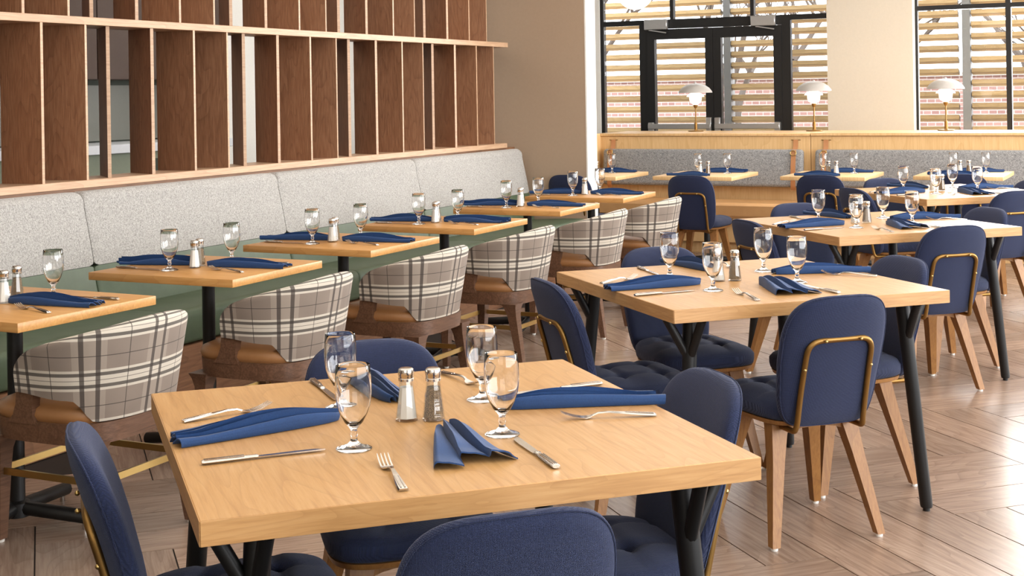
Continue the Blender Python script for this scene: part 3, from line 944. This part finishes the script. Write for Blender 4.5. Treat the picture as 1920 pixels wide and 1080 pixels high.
def make_navy():
    k = Kit('dining_chair')
    # backrest
    bm = bmesh.new()
    ol = outline()
    ks = [1.0, 0.985, 0.95, 0.88, 0.72, 0.45]
    T = lambda q: 0.0245 * (1 - q ** 7) ** 0.5 + 0.004
    cx0, ch0 = 0.0, 0.22
    N = len(ol)
    def ring(q, sgn):
        return [bm.verts.new(back_map(x * q, ch0 + (h - ch0) * q, sgn * T(q) * (1 if q < 1 else 0))) for x, h in ol]
    def side(sgn, first):
        prev = first
        for q in ks[1:]:
            r = ring(q, sgn)
            for i in range(N): bm.faces.new((prev[i], prev[(i + 1) % N], r[(i + 1) % N], r[i]))
            prev = r
        c = bm.verts.new(back_map(0, ch0, sgn * T(0)))
        for i in range(N): bm.faces.new((prev[i], prev[(i + 1) % N], c))
    first = ring(1.0, 1)
    side(1, first); side(-1, first)
    bi = k.add('backrest', finish(bm, 'backrest', 60), 'navy_fabric')
    bm = bmesh.new()
    tube(bm, [back_map(x * 0.985, ch0 + (h - ch0) * 0.985, -T(0.985) - 0.0006) for x, h in ol], 0.0022, 5, closed=True)
    k.add('piping', finish(bm, 'piping', 80), 'navy_fabric', par=bi)
    # seat
    bm = bmesh.new()
    N = 64; NR = 18
    def wid(y): return 0.195 + 0.020 * max(-1, min(1, y / 0.2))
    tufts = [(-0.075, 0.085), (0.075, 0.085), (-0.075, -0.055), (0.075, -0.055)]
    def top(x, y, q):
        z = 0.440 + 0.030 * (1 - q ** 5)
        for tx, ty in tufts:
            r2 = (x - tx) ** 2 + (y - ty) ** 2
            z -= 0.021 * math.exp(-r2 / 0.00055)
        def valley(d, w): return 0.0075 * math.exp(-(d / w) ** 2)
        z -= valley(abs(abs(x) - 0.075), 0.012) * (1 if q < 0.97 else 0)
        z -= valley(abs(y - 0.085), 0.012) * (1 if q < 0.97 else 0)
        z -= valley(abs(y + 0.055), 0.012) * (1 if q < 0.97 else 0)
        return z
    rings = []
    for j in range(NR + 1):
        q = 1 - j / NR
        if j == NR: break
        ring_ = []
        for i in range(N):
            x, y = superell(1, 0.205, 4.2, i, N)
            x = x * wid(y) * q; y = y * q
            ring_.append(bm.verts.new((x, y + 0.01, top(x, y, q) if q < 1 else 0.432)))
        rings.append(ring_)
    for a, b in zip(rings, rings[1:]):
        for i in range(N): bm.faces.new((a[i], a[(i + 1) % N], b[(i + 1) % N], b[i]))
    c = bm.verts.new((0, 0.01, top(0, 0, 0)))
    for i in range(N): bm.faces.new((rings[-1][i], rings[-1][(i + 1) % N], c))
    prev = rings[0]
    for sc, z in ((1.0, 0.412), (0.985, 0.398), (0.94, 0.392)):
        r = []
        for i in range(N):
            x, y = superell(1, 0.205, 4.2, i, N)
            r.append(bm.verts.new((x * wid(y) * sc, y * sc + 0.01, z)))
        for i in range(N): bm.faces.new((prev[i], prev[(i + 1) % N], r[(i + 1) % N], r[i]))
        prev = r
    bm.faces.new(prev)
    k.add('seat', finish(bm, 'seat', 60), 'navy_seat_fabric')
    # oak seat pan
    bm = bmesh.new()
    rr = []
    for z, sc in ((0.391, 0.97), (0.378, 0.95), (0.374, 0.90)):
        rr.append([(superell(1, 0.205, 4.2, i, 40)[0] * wid(superell(1, 0.205, 4.2, i, 40)[1]) * sc, superell(1, 0.205, 4.2, i, 40)[1] * sc + 0.01, z) for i in range(40)])
    loft(bm, rr)
    k.add('seat_pan', finish(bm, 'seat_pan'), 'oak_leg')
    # brass frame
    def bk(x, h): 
        p = back_map(x, h, -0.0245 - 0.010); return p
    w, hb = 0.118, 0.288
    left = [(-w - 0.004, 0.02, 0.366), (-w - 0.004, -0.205, 0.366)] + [bk(-w, 0.02), bk(-w, 0.10), bk(-w + 0.002, 0.19), bk(-w + 0.004, hb)]
    right = [(-p[0], p[1], p[2]) if not isinstance(p, Vector) else (-p.x, p.y, p.z) for p in reversed(left)]
    pts = fillet([Vector(p) for p in left] + [Vector(p) for p in right], 0.05, 6)
    bm = bmesh.new(); tube(bm, pts, 0.0092, 10)
    fi = k.add('back_frame', finish(bm, 'back_frame', 60), 'brass')
    bolt = bmesh.new(); bmesh.ops.create_uvsphere(bolt, u_segments=8, v_segments=6, radius=0.0055)
    bme = finish(bolt, 'bolt', 60)
    for x, h in ((-0.062, hb - 0.001), (0.062, hb - 0.001), (-w, 0.195), (w, 0.195)):
        p = bk(x, h)
        k.add('bolt', bme, 'bright_brass', (p.x, p.y - 0.0085, p.z), par=fi)
    # legs
    for sx in (-1, 1):
        for sy in (-1, 1):
            bm = bmesh.new()
            tp = Vector((sx * 0.125, sy * 0.105 + 0.01, 0.374)); ft = Vector((sx * 0.190, sy * 0.190 + 0.005, 0.010))
            rings = []
            for s, hx, hy in ((0, 0.030, 0.026), (0.12, 0.026, 0.024), (0.3, 0.0215, 0.022), (1.0, 0.0135, 0.0150)):
                c = tp.lerp(ft, s)
                rings.append(rectring((c.x, c.y, c.z), hx, hy))
            loft(bm, rings)
            li = k.add('leg', finish(bm, 'leg'), 'oak_leg')
            bm = bmesh.new(); lathe(bm, [(0, 0), (0.011, 0), (0.012, 0.010), (0, 0.010)], 10)
            k.add('glide', finish(bm, 'glide'), 'white_plastic', (ft.x, ft.y, 0), par=li)
    # arched aprons joining the legs
    for sy in (-1, 1):
        bm = bmesh.new()
        yy = sy * 0.110 + 0.01
        n = 10
        topv, botv = [], []
        for i in range(n + 1):
            x = -0.130 + 0.26 * i / n
            dip = 0.022 + 0.028 * abs(x / 0.13) ** 3
            topv.append((x, 0.375)); botv.append((x, 0.375 - dip))
        poly = topv + botv[::-1]
        loft(bm, [[(x, yy - 0.016, z) for x, z in poly], [(x, yy + 0.016, z) for x, z in poly]])
        k.add('apron', finish(bm, 'apron'), 'oak_leg')
    return k
navy = make_navy()
s2 = 1 / math.sqrt(2)
DIRS = {'front': (s2, -s2), 'left': (-s2, -s2), 'rear': (-s2, s2), 'right': (s2, s2)}
def navy_at(x, y, fx, fy, label, dz=0.0, drot=0.0):
    rz = math.atan2(fy, fx) - PI / 2
    navy.place((x, y, 0), rz + R(drot), label, 'chair', 'navy dining chairs')
SIDE = {'front': 'on its near right side, back towards the viewer', 'left': 'on its left side with the back turned left', 'rear': 'on its far side facing the viewer', 'right': 'on its far right side'}
DIST = {0: dict(front=0.50, left=0.39, rear=0.42, right=0.38), 1: dict(front=0.43, left=0.455, rear=0.42, right=0.40),
        2: dict(front=0.41, left=0.42, rear=0.45, right=0.43), 3: dict(front=0.42, left=0.42, rear=0.42, right=0.42)}
for i, (x, y) in enumerate(SQ):
    for sd, (dx, dy) in DIRS.items():
        d = DIST[i][sd]
        lat = {(1, 'front'): 0.04, (0, 'front'): 0.065, (0, 'rear'): 0.055}.get((i, sd), 0.0)
        px, py = x + dx * d + (-dy) * lat * -1, y + dy * d + dx * lat * -1
        navy_at(px, py, -dx, -dy, 'navy chair at the %s, %s' % (SQN[i], SIDE[sd]), drot=random.uniform(-1.5, 1.5))
for i, (x, y) in enumerate(WT):
    navy_at(x + (0.14, 0.17, 0.10, 0.10)[i], y - (0.62, 0.66, 0.60, 0.56)[i], 0, 1, 'navy chair at the window banquette, at the %s from the left' % ['first table', 'second table', 'third table', 'fourth table'][i])

# ------------------------------------------------------------------ plaid tub chairs
def make_tub():
    k = Kit('tub_chair')
    # seat ring frame
    def sq(sc_x, sc_y, z, N=48, e=3.6, y0=0.0):
        return [(superell(sc_x, sc_y, e, i, N)[0], superell(sc_x, sc_y, e, i, N)[1] + y0, z) for i in range(N)]
    bm = bmesh.new()
    o1, o2 = sq(0.250, 0.236, 0.352), sq(0.254, 0.240, 0.418)
    i2, i1 = sq(0.205, 0.192, 0.418), sq(0.205, 0.192, 0.352)
    rs = [[bm.verts.new(p) for p in r] for r in (o1, o2, i2, i1)]
    n = 48
    for a, b in zip(rs, rs[1:] + rs[:1]):
        for i in range(n): bm.faces.new((a[i], a[(i + 1) % n], b[(i + 1) % n], b[i]))
    k.add('seat_frame', finish(bm, 'seat_frame', 50), 'walnut_frame')
    # cushion
    bm = bmesh.new()
    rr = [sq(x, y, z, y0=0.012) for x, y, z in ((0.225, 0.215, 0.405), (0.242, 0.232, 0.418), (0.248, 0.237, 0.438), (0.240, 0.230, 0.458), (0.21, 0.20, 0.470), (0.12, 0.12, 0.476), (0.02, 0.02, 0.477))]
    loft(bm, rr)
    k.add('seat', finish(bm, 'seat', 60), 'tan_leather')
    # legs
    for sx in (-1, 1):
        for sy in (-1, 1):
            bm = bmesh.new()
            tp = Vector((sx * 0.205, sy * 0.190, 0.36)); ft = Vector((sx * 0.205, sy * 0.200 - (0.045 if sy < 0 else -0.0), 0.010))
            rings = []
            for s, h in ((0, 0.046), (0.06, 0.036), (0.16, 0.0275), (0.3, 0.0245), (1.0, 0.0155)):
                c = tp.lerp(ft, s)
                rings.append(rectring((c.x, c.y, c.z), h, h * 0.92))
            loft(bm, rings)
            li = k.add('leg', finish(bm, 'leg'), 'walnut_frame')
            bm = bmesh.new(); lathe(bm, [(0, 0), (0.012, 0), (0.013, 0.010), (0, 0.010)], 10)
            k.add('glide', finish(bm, 'glide'), 'white_plastic', (ft.x, ft.y, 0), par=li)
    # brass stretcher loop: flat bar between the legs
    bm = bmesh.new()
    loop = []
    for sx, sy in ((-1, -1), (1, -1), (1, 1), (-1, 1)):
        cc = Vector((sx * 0.203, sy * 0.195 - (0.016 if sy < 0 else 0), 0.235))
        for a in range(5):
            base = {(-1, -1): 180, (1, -1): 270, (1, 1): 0, (-1, 1): 90}[(sx, sy)]
            an = R(base + a * 22.5)
            loop.append(cc + Vector((math.cos(an) * 0.02 - sx * 0.012, math.sin(an) * 0.02 - sy * 0.012, 0)))
    m_ = len(loop)
    rings = []
    for i, p in enumerate(loop):
        d = (loop[(i + 1) % m_] - loop[i - 1]).normalized(); nrm = Vector((d.y, -d.x, 0))
        rings.append([bm.verts.new(p + nrm * a + Vector((0, 0, b))) for a, b in ((-0.004, -0.011), (0.004, -0.011), (0.004, 0.011), (-0.004, 0.011))])
    for i in range(m_):
        a, b = rings[i], rings[(i + 1) % m_]
        for j in range(4): bm.faces.new((a[j], a[(j + 1) % 4], b[(j + 1) % 4], b[j]))
    k.add('stretcher', finish(bm, 'stretcher'), 'bright_brass')
    # arm posts
    for sx in (-1, 1):
        bm = bmesh.new()
        rings = []
        for z, y, hx, hy in ((0.41, 0.050, 0.020, 0.060), (0.435, 0.044, 0.018, 0.042), (0.47, 0.036, 0.017, 0.035), (0.555, 0.018, 0.016, 0.038)):
            rings.append(rectring((sx * 0.236 + sx * (z - 0.41) * 0.10, y, z), hx, hy))
        loft(bm, rings)
        k.add('arm_post', finish(bm, 'arm_post', 30), 'walnut_frame')
    # upholstered wrap-round shell
    NS, NV = 64, 14
    path = []          # (x, y) of the outer line at mid height and arc length
    pts = []
    yf = 0.058         # front of the arms
    n_st = 14
    for i in range(n_st): pts.append((-0.256, yf - (yf + 0.02) * i / n_st))
    for i in range(NS - 2 * n_st + 1):
        a = PI + PI * i / (NS - 2 * n_st)
        e = 2.5
        c, s = math.cos(a), math.sin(a)
        pts.append((0.256 * math.copysign(abs(c) ** (2 / e), c), -0.02 + 0.222 * math.copysign(abs(s) ** (2 / e), s)))
    for i in range(n_st): pts.append((0.256, -0.02 + (yf + 0.02) * (i + 1) / n_st))
    # arc length
    S = [0.0]
    for a, b in zip(pts, pts[1:]): S.append(S[-1] + math.hypot(b[0] - a[0], b[1] - a[1]))
    mid = S[-1] / 2
    def sm(t): t = max(0, min(1, t)); return t * t * (3 - 2 * t)
    def top(s):
        d = abs(s - mid) / mid
        z = 0.740 - 0.112 * max(0.0, (d - 0.08) / 0.92) ** 1.5
        # rounded front corner
        e = (1 - d) * mid
        if e < 0.07: z -= 0.050 * (1 - math.sqrt(max(0, 1 - (1 - e / 0.07) ** 2)))
        return z
    def bot(s):
        d = abs(s - mid) / mid
        return 0.412 + 0.076 * sm((d - 0.42) / 0.15) + 0.022 * sm((d - 0.55) / 0.45)
    bm = bmesh.new()
    uvl = bm.loops.layers.uv.new('UVMap')
    def P(i, v, off):
        x, y = pts[i]
        zt, zb = top(S[i]), bot(S[i])
        z = zb + (zt - zb) * v
        # normal
        a, b = pts[max(0, i - 1)], pts[min(len(pts) - 1, i + 1)]
        tx, ty = b[0] - a[0], b[1] - a[1]; L = math.hypot(tx, ty)
        nx, ny = ty / L, -tx / L
        fl = (z - 0.41) * 0.16 + 0.004
        d = abs(S[i] - mid) / mid
        fl *= (1.25 - 0.5 * d)
        return Vector((x + nx * (fl + off), y + ny * (fl + off), z)), (S[i] - mid, z)
    grid = {}
    prof = [(0.0, -0.040), (0.02, -0.010)] + [(0.03 + 0.90 * j / NV, 0.0) for j in range(NV + 1)] + [(0.965, -0.004), (0.99, -0.012), (1.0, -0.022), (0.99, -0.033), (0.965, -0.041)] + [(0.93 - 0.9 * j / 8, -0.045) for j in range(9)]
    m_ = len(prof)
    uvs = {}
    for i in range(len(pts)):
        for j, (v, off) in enumerate(prof):
            p, uv = P(i, v, off)
            vt = bm.verts.new(p); grid[i, j] = vt
            uvs[vt] = (uv[0], uv[1] + (0.03 * (j - 17) * 0.3 if 17 < j < 24 else 0))
    for i in range(len(pts) - 1):
        for j in range(m_):
            jj = (j + 1) % m_
            f = bm.faces.new((grid[i, j], grid[i + 1, j], grid[i + 1, jj], grid[i, jj]))
    for i in (0, len(pts) - 1):
        bm.faces.new([grid[i, j] for j in range(m_)])
    for f in bm.faces:
        for lp in f.loops: lp[uvl].uv = uvs[lp.vert]
    k.add('backrest', finish(bm, 'backrest', 55), 'plaid_fabric')
    return k
tub = make_tub()
for i, (x, y) in enumerate(BT):
    lb = 'plaid tub chair with tan seat and walnut frame, %s' % ('leftmost and largest at the bench' if i == 0 else '%s from the left along the bench' % ORD[i])
    tub.place((-3.27, y + 0.045, 0), R(90 + random.uniform(-1.5, 1.5)), lb, 'chair', 'plaid tub chairs')

#=TABLEWARE
# ------------------------------------------------------------------ tableware
def make_goblet():
    H = 0.163
    k = Kit('water_goblet')
    foot = [(0, 0.0), (0.0335, 0.0), (0.0348, 0.0016), (0.030, 0.004), (0.014, 0.009), (0.0070, 0.016), (0.0062, 0.024), (0.0078, 0.028), (0.0066, 0.032), (0.0066, 0.038), (0.0100, 0.043), (0.0115, 0.0445), (0, 0.0445)]
    bm = bmesh.new(); lathe(bm, foot, 28)
    k.add('stem', finish(bm, 'stem', 70), 'clear_glass')
    bowl = [(0, 0.0447), (0.0116, 0.0447), (0.018, 0.052), (0.0265, 0.068), (0.0325, 0.086), (0.0352, 0.105), (0.0355, 0.122), (0.0345, 0.143), (0.0330, 0.162), (0.0326, H), (0.0320, 0.1622),
           (0.0335, 0.143), (0.0344, 0.122), (0.0341, 0.105), (0.0314, 0.086), (0.0253, 0.069), (0.0168, 0.055), (0.009, 0.0495), (0, 0.0480)]
    bm = bmesh.new(); lathe(bm, bowl, 40)
    k.add('bowl', finish(bm, 'bowl', 70), 'clear_glass')
    return k
gob = make_goblet()
def goblet(x, y, z, label, group):
    return gob.place((x, y, z), 0, label, 'glass', group)

def make_shaker(fill):
    k = Kit('salt_shaker' if fill == 'salt' else 'pepper_shaker')
    N = 10
    bm = bmesh.new()
    lathe(bm, [(0, 0), (0.0235, 0), (0.0245, 0.003), (0.0155, 0.076), (0.0145, 0.084), (0.0125, 0.084), (0.0136, 0.076), (0.0222, 0.006), (0, 0.006)], N)
    k.add('bottle', finish(bm, 'bottle', 20), 'thin_glass')
    bm = bmesh.new()
    lathe(bm, [(0, 0.0062), (0.0218, 0.0062), (0.0140, 0.070), (0, 0.070)], N)
    k.add('filling', finish(bm, 'filling', 20), fill)
    bm = bmesh.new()
    lathe(bm, [(0.0148, 0.0825), (0.0160, 0.083), (0.0160, 0.088), (0.0152, 0.089), (0.0158, 0.091), (0.0158, 0.094), (0.0166, 0.0955), (0.0170, 0.102), (0.0160, 0.107), (0.0125, 0.1098), (0, 0.1105)], 24)
    k.add('cap', finish(bm, 'cap', 30), 'chrome_cap')
    return k
shk = {'salt': make_shaker('salt'), 'pepper': make_shaker('pepper')}

def make_fork():
    k = Kit('fork')
    # along +y: handle end at 0, tine tips at 0.2
    bm = bmesh.new()
    prof = [(0.0, 0.0085, 0.0045), (0.004, 0.0095, 0.0052), (0.03, 0.0085, 0.0070), (0.07, 0.0062, 0.0105), (0.10, 0.0038, 0.0130), (0.122, 0.0030, 0.0120), (0.135, 0.0040, 0.0070)]
    loft(bm, [[(-w, y, z - 0.0022), (w, y, z - 0.0022), (w * 0.8, y, z + 0.0006), (-w * 0.8, y, z + 0.0006)] for y, w, z in prof])
    hi = k.add('handle', finish(bm, 'handle', 30), 'steel')
    bm = bmesh.new()
    for sx in (-1, 1):
        box(bm, (sx * 0.0035, 0.035, 0.0086), (0.0022, 0.06, 0.0012), Matrix.Rotation(R(4), 3, 'X'))
    k.add('ridge', finish(bm, 'ridge'), 'steel', par=hi)
    bm = bmesh.new()
    prof = [(0.133, 0.0042, 0.0070), (0.140, 0.0085, 0.0040), (0.148, 0.0112, 0.0026), (0.156, 0.0118, 0.0026), (0.159, 0.0118, 0.0030)]
    loft(bm, [[(-w, y, z - 0.0010), (w, y, z - 0.0010), (w, y, z + 0.0010), (-w, y, z + 0.0010)] for y, w, z in prof])
    for i in range(4):
        x = -0.0102 + i * 0.0068
        loft(bm, [[(x - w, y, z - 0.0009), (x + w, y, z - 0.0009), (x + w, y, z + 0.0009), (x - w, y, z + 0.0009)] for y, w, z in ((0.158, 0.0017, 0.003), (0.175, 0.0015, 0.0062), (0.192, 0.0013, 0.0118), (0.201, 0.0006, 0.0158))])
    k.add('tines', finish(bm, 'tines', 30), 'steel')
    return k
def make_knife():
    k = Kit('table_knife')
    bm = bmesh.new()
    prof = [(0.0, 0.0070, 0.0035), (0.004, 0.0088, 0.0046), (0.03, 0.0086, 0.0048), (0.08, 0.0068, 0.0042), (0.098, 0.0060, 0.0036), (0.102, 0.0078, 0.0042), (0.106, 0.0055, 0.0030)]
    rings = []
    for y, w, t_ in prof:
        rings.append([(w * math.cos(2 * PI * a / 10), y, 0.0046 + t_ * 0.9 * math.sin(2 * PI * a / 10)) for a in range(10)])
    loft(bm, rings)
    hi = k.add('handle', finish(bm, 'handle', 50), 'steel')
    bm = bmesh.new()
    for x in (-0.004, 0, 0.004): box(bm, (x, 0.042, 0.0089), (0.0018, 0.075, 0.0012))
    k.add('ridge', finish(bm, 'ridge'), 'steel', par=hi)
    bm = bmesh.new()
    pr = [(0.104, -0.0050, 0.0050), (0.112, -0.0075, 0.0062), (0.18, -0.0092, 0.0066), (0.215, -0.0080, 0.0066), (0.229, -0.002, 0.0060), (0.234, 0.003, 0.0050)]
    loft(bm, [[(a, y, 0.0030), (b, y, 0.0030), (b, y, 0.0052), (a, y, 0.0040)] for y, a, b in pr])
    k.add('blade', finish(bm, 'blade', 30), 'steel')
    return k
fork_k, knife_k = make_fork(), make_knife()

def napkin_mesh(seed, L, w0, w1, pleats=4, hgt=0.022, mir=1):
    rnd = random.Random(seed)
    nu, nv = 26, 14 * pleats
    ph = [rnd.uniform(0.75, 1.15) for _ in range(pleats)]
    stg = [rnd.uniform(-0.02, 0.03) for _ in range(pleats)]
    wob = [rnd.uniform(-1, 1) for _ in range(6)]
    bm = bmesh.new()
    G = {}
    for side in (0, 1):
        for i in range(nu + 1):
            t_ = i / nu
            w = w0 + (w1 - w0) * (t_ ** 1.25)
            w *= 0.72 + 0.28 * min(1, t_ / 0.10) ** 0.6
            for j in range(nv + 1):
                v = j / nv
                q = v * pleats
                pi_ = min(pleats - 1, int(q)); f = q - pi_
                # overlapping pleats: each climbs slowly and drops quickly
                rise = (f / 0.78) if f < 0.78 else 1 - (f - 0.78) / 0.22
                rise = rise ** 0.8 if rise > 0 else 0
                edge = min(1, min(v, 1 - v) / 0.10)
                taper = 0.55 + 0.45 * math.sin(min(1, t_ * 1.15) * PI)
                z = 0.003 + hgt * ph[pi_] * (0.25 + 0.75 * rise) * edge * taper
                x = (v - 0.5) * w + (0.010 if f > 0.5 else 0.0) * rise * (w / max(w1, 1e-3)) * 1.0
                x += 0.010 * math.sin(t_ * 3.0 + wob[0] * 3) * wob[1]
                y = -L / 2 + L * t_ + stg[pi_] * max(0, (t_ - 0.55) / 0.45) + (0.012 * math.cos((v - 0.5) * PI) * (t_ if t_ > 0.5 else -(1 - t_)))
                z += 0.0030 * math.sin(7 * t_ + 5 * v + wob[2] * 3) * edge
                if side == 1: z = max(0.0006, z - 0.0028)
                G[side, i, j] = bm.verts.new((x * mir, y, max(z, 0.0006 if side else 0.0022)))
    for side in (0, 1):
        for i in range(nu):
            for j in range(nv):
                bm.faces.new((G[side, i, j], G[side, i + 1, j], G[side, i + 1, j + 1], G[side, i, j + 1]))
    for i in range(nu):
        for j in (0, nv): bm.faces.new((G[0, i, j], G[0, i + 1, j], G[1, i + 1, j], G[1, i, j]))
    for j in range(nv):
        for i in (0, nu): bm.faces.new((G[0, i, j], G[0, i, j + 1], G[1, i, j + 1], G[1, i, j]))
    me = finish(bm, 'napkin', 75); me.materials.append(M['napkin_cloth'])
    return me
NAP = {}
for mir in (-1, 1):
    NAP['long', mir] = [napkin_mesh(sd, 0.33, 0.06, 0.100, 4, 0.034, mir) for sd in (1, 2, 3)]
    NAP['fan', mir] = [napkin_mesh(sd, 0.25, 0.05, 0.165, 3, 0.034, mir) for sd in (5, 6)]

def along(x0, y0, x1, y1): return math.atan2(y1 - y0, x1 - x0) - PI / 2

def napkin(a, kind, seed, label, group):
    x0, y0, x1, y1 = a
    # the steep side of the pleats lies towards the room
    ax, ay = (y1 - y0), -(x1 - x0)
    mir = -1 if ax * x0 + ay * y0 > 0 else 1
    lst = NAP[kind, mir]
    o = mobj('folded_napkin', lst[seed % len(lst)], 'napkin_cloth', None, ((x0 + x1) / 2, (y0 + y1) / 2, TOPZ + 0.0004), (0, 0, along(*a)))
    tag(o, label, 'napkin', group)

Z = TOPZ + 0.0004
PLACE = ['left', 'near', 'right', 'far']
SETS = [
 dict(g=[(-1.655, 2.516), (-1.44, 2.232), (-1.403, 2.702), (-1.224, 2.441)], s=(-1.464, 2.473), p=(-1.412, 2.496),
      n=[(-1.613, 2.443, -1.792, 2.13), (-1.345, 2.424, -1.16, 2.215), (-1.314, 2.67, -1.075, 2.822), (-1.586, 2.639, -1.794, 2.805)],
      f=[(-1.891, 2.273, -1.787, 2.468), (-1.206, 2.023, -1.383, 2.221), (-0.995, 2.704, -1.152, 2.61), (-1.632, 2.923, -1.52, 2.848)],
      k=[(-1.642, 2.024, -1.483, 2.201), (-1.021, 2.252, -1.184, 2.416), (-1.216, 2.944, -1.349, 2.781), (-1.875, 2.726, -1.669, 2.538)]),
 dict(g=[(-1.684, 4.749), (-1.434, 4.479), (-1.408, 5.018), (-1.216, 4.764)], s=(-1.488, 4.712), p=(-1.437, 4.745),
      n=[(-1.545, 4.62, -1.767, 4.388), (-1.337, 4.722, -1.14, 4.488), (-1.355, 4.972, -1.078, 5.148), (-1.585, 4.974, -1.801, 5.157)],
      f=[(-1.853, 4.497, -1.766, 4.767), (-1.226, 4.301, -1.383, 4.498), (-0.986, 5.007, -1.168, 5.005), (-1.654, 5.207, -1.579, 5.11)],
      k=[(-1.637, 4.264, -1.477, 4.464), (-1.022, 4.549, -1.191, 4.702), (-1.342, 5.14, -1.216, 5.267), (-1.885, 4.954, -1.719, 4.753)]),
]
def shifted(d, dx, dy):
    r = {}
    for k_, v in d.items():
        if k_ in 'sp': r[k_] = (v[0] + dx, v[1] + dy)
        elif k_ == 'g': r[k_] = [(a + dx, b + dy) for a, b in v]
        else: r[k_] = [(a + dx, b + dy, c + dx, e + dy) for a, b, c, e in v]
    return r
SETS.append(shifted(SETS[1], SQ[2][0] - SQ[1][0], SQ[2][1] - SQ[1][1]))
SETS.append(shifted(SETS[1], SQ[3][0] - SQ[1][0], SQ[3][1] - SQ[1][1]))
for i, d in enumerate(SETS):
    nm = SQN[i]
    for (x, y), w in zip(d['g'], ('left', 'near', 'far', 'right')):
        goblet(x, y, Z, 'clear stemmed water goblet on the %s, %s one of its four' % (nm, w), 'water goblets')
    for f in ('salt', 'pepper'):
        shk[f].place(d[f[0]] + (Z,), random.uniform(0, 1), 'glass %s shaker with chrome cap on the %s' % (f, nm), 'shaker', 'salt and pepper shakers')
    for j, a in enumerate(d['n']):
        napkin(a, 'fan' if j in (1,) else 'long', i * 3 + j, 'folded blue napkin at the %s setting of the %s' % (PLACE[j], nm), 'blue napkins')
    for j, a in enumerate(d['f']):
        fork_k.place((a[0], a[1], Z), along(*a), 'steel fork at the %s setting of the %s' % (PLACE[j], nm), 'fork', 'steel cutlery')
    for j, a in enumerate(d['k']):
        knife_k.place((a[0], a[1], Z), along(*a), 'steel knife at the %s setting of the %s' % (PLACE[j], nm), 'knife', 'steel cutlery')

# bench tables
BSET = dict(g=[(-0.064, -0.159), (0.003, 0.153)], s=(-0.022, -0.057), p=(-0.046, 0.006), n=[(-0.12, 0.02, -0.36, -0.03), (0.035, 0.02, 0.30, 0.055)], f=[(0.271, -0.129, 0.064, -0.08)], k=[(-0.329, -0.168, -0.113, -0.176), (0.286, 0.156, 0.07, 0.12)])
for i, (tx, ty) in enumerate(BT):
    d = shifted(BSET, tx, ty); nm = BTN[i]
    if i == 0:
        d['g'] = [(-3.538, 3.578)]; d['s'] = (-3.59, 3.404); d['p'] = (-3.645, 3.515)
        d['n'] = [(-3.575, 3.433, -3.243, 3.459)]; d['f'] = [(-3.268, 3.284, -3.47, 3.34)]; d['k'] = [(-3.255, 3.589, -3.475, 3.578)]
    for j, (x, y) in enumerate(d['g']):
        goblet(x, y, Z, 'clear water goblet on the %s%s' % (nm, '' if i == 0 else (', nearer one' if j == 0 else ', farther one')), 'water goblets')
    for f in ('salt', 'pepper'):
        shk[f].place(d[f[0]] + (Z,), random.uniform(0, 1), 'glass %s shaker with chrome cap on the %s' % (f, nm), 'shaker', 'salt and pepper shakers')
    for j, a in enumerate(d['n']):
        napkin(a, 'long', i + j, 'folded blue napkin on the %s%s' % (nm, '' if i == 0 else (', bench side' if j == 0 else ', chair side')), 'blue napkins')
    for a in d['f']: fork_k.place((a[0], a[1], Z), along(*a), 'steel fork on the %s' % nm, 'fork', 'steel cutlery')
    for j, a in enumerate(d['k']):
        knife_k.place((a[0], a[1], Z), along(*a), 'steel knife on the %s%s' % (nm, '' if i == 0 else (', bench side' if j == 0 else ', chair side')), 'knife', 'steel cutlery')
# banquette tables
for i, (tx, ty) in enumerate(WT):
    nm = WTN[i]
    gl_ = [(-0.09, 0.06), (0.15, 0.10)] if i else [(0.10, 0.12)]
    for j, (dx, dy) in enumerate(gl_):
        goblet(tx + dx, ty + dy, Z, 'clear water goblet on the %s%s' % (nm, '' if i == 0 else (', left one' if j == 0 else ', right one')), 'water goblets')
    for f, dx, dy in (('salt', -0.02, -0.10), ('pepper', 0.045, -0.09)):
        if i == 2: dx = 0.03 - dx
        shk[f].place((tx + dx, ty + dy, Z), random.uniform(0, 1), 'glass %s shaker with chrome cap on the %s' % (f, nm), 'shaker', 'salt and pepper shakers')
    napkin((tx - 0.08, ty + 0.21, tx + 0.24, ty + 0.27), 'long', i, 'folded blue napkin on the %s, window side' % nm, 'blue napkins')
    napkin((tx + 0.10, ty - 0.27, tx - 0.21, ty - 0.23), 'long', i + 1, 'folded blue napkin on the %s, room side' % nm, 'blue napkins')
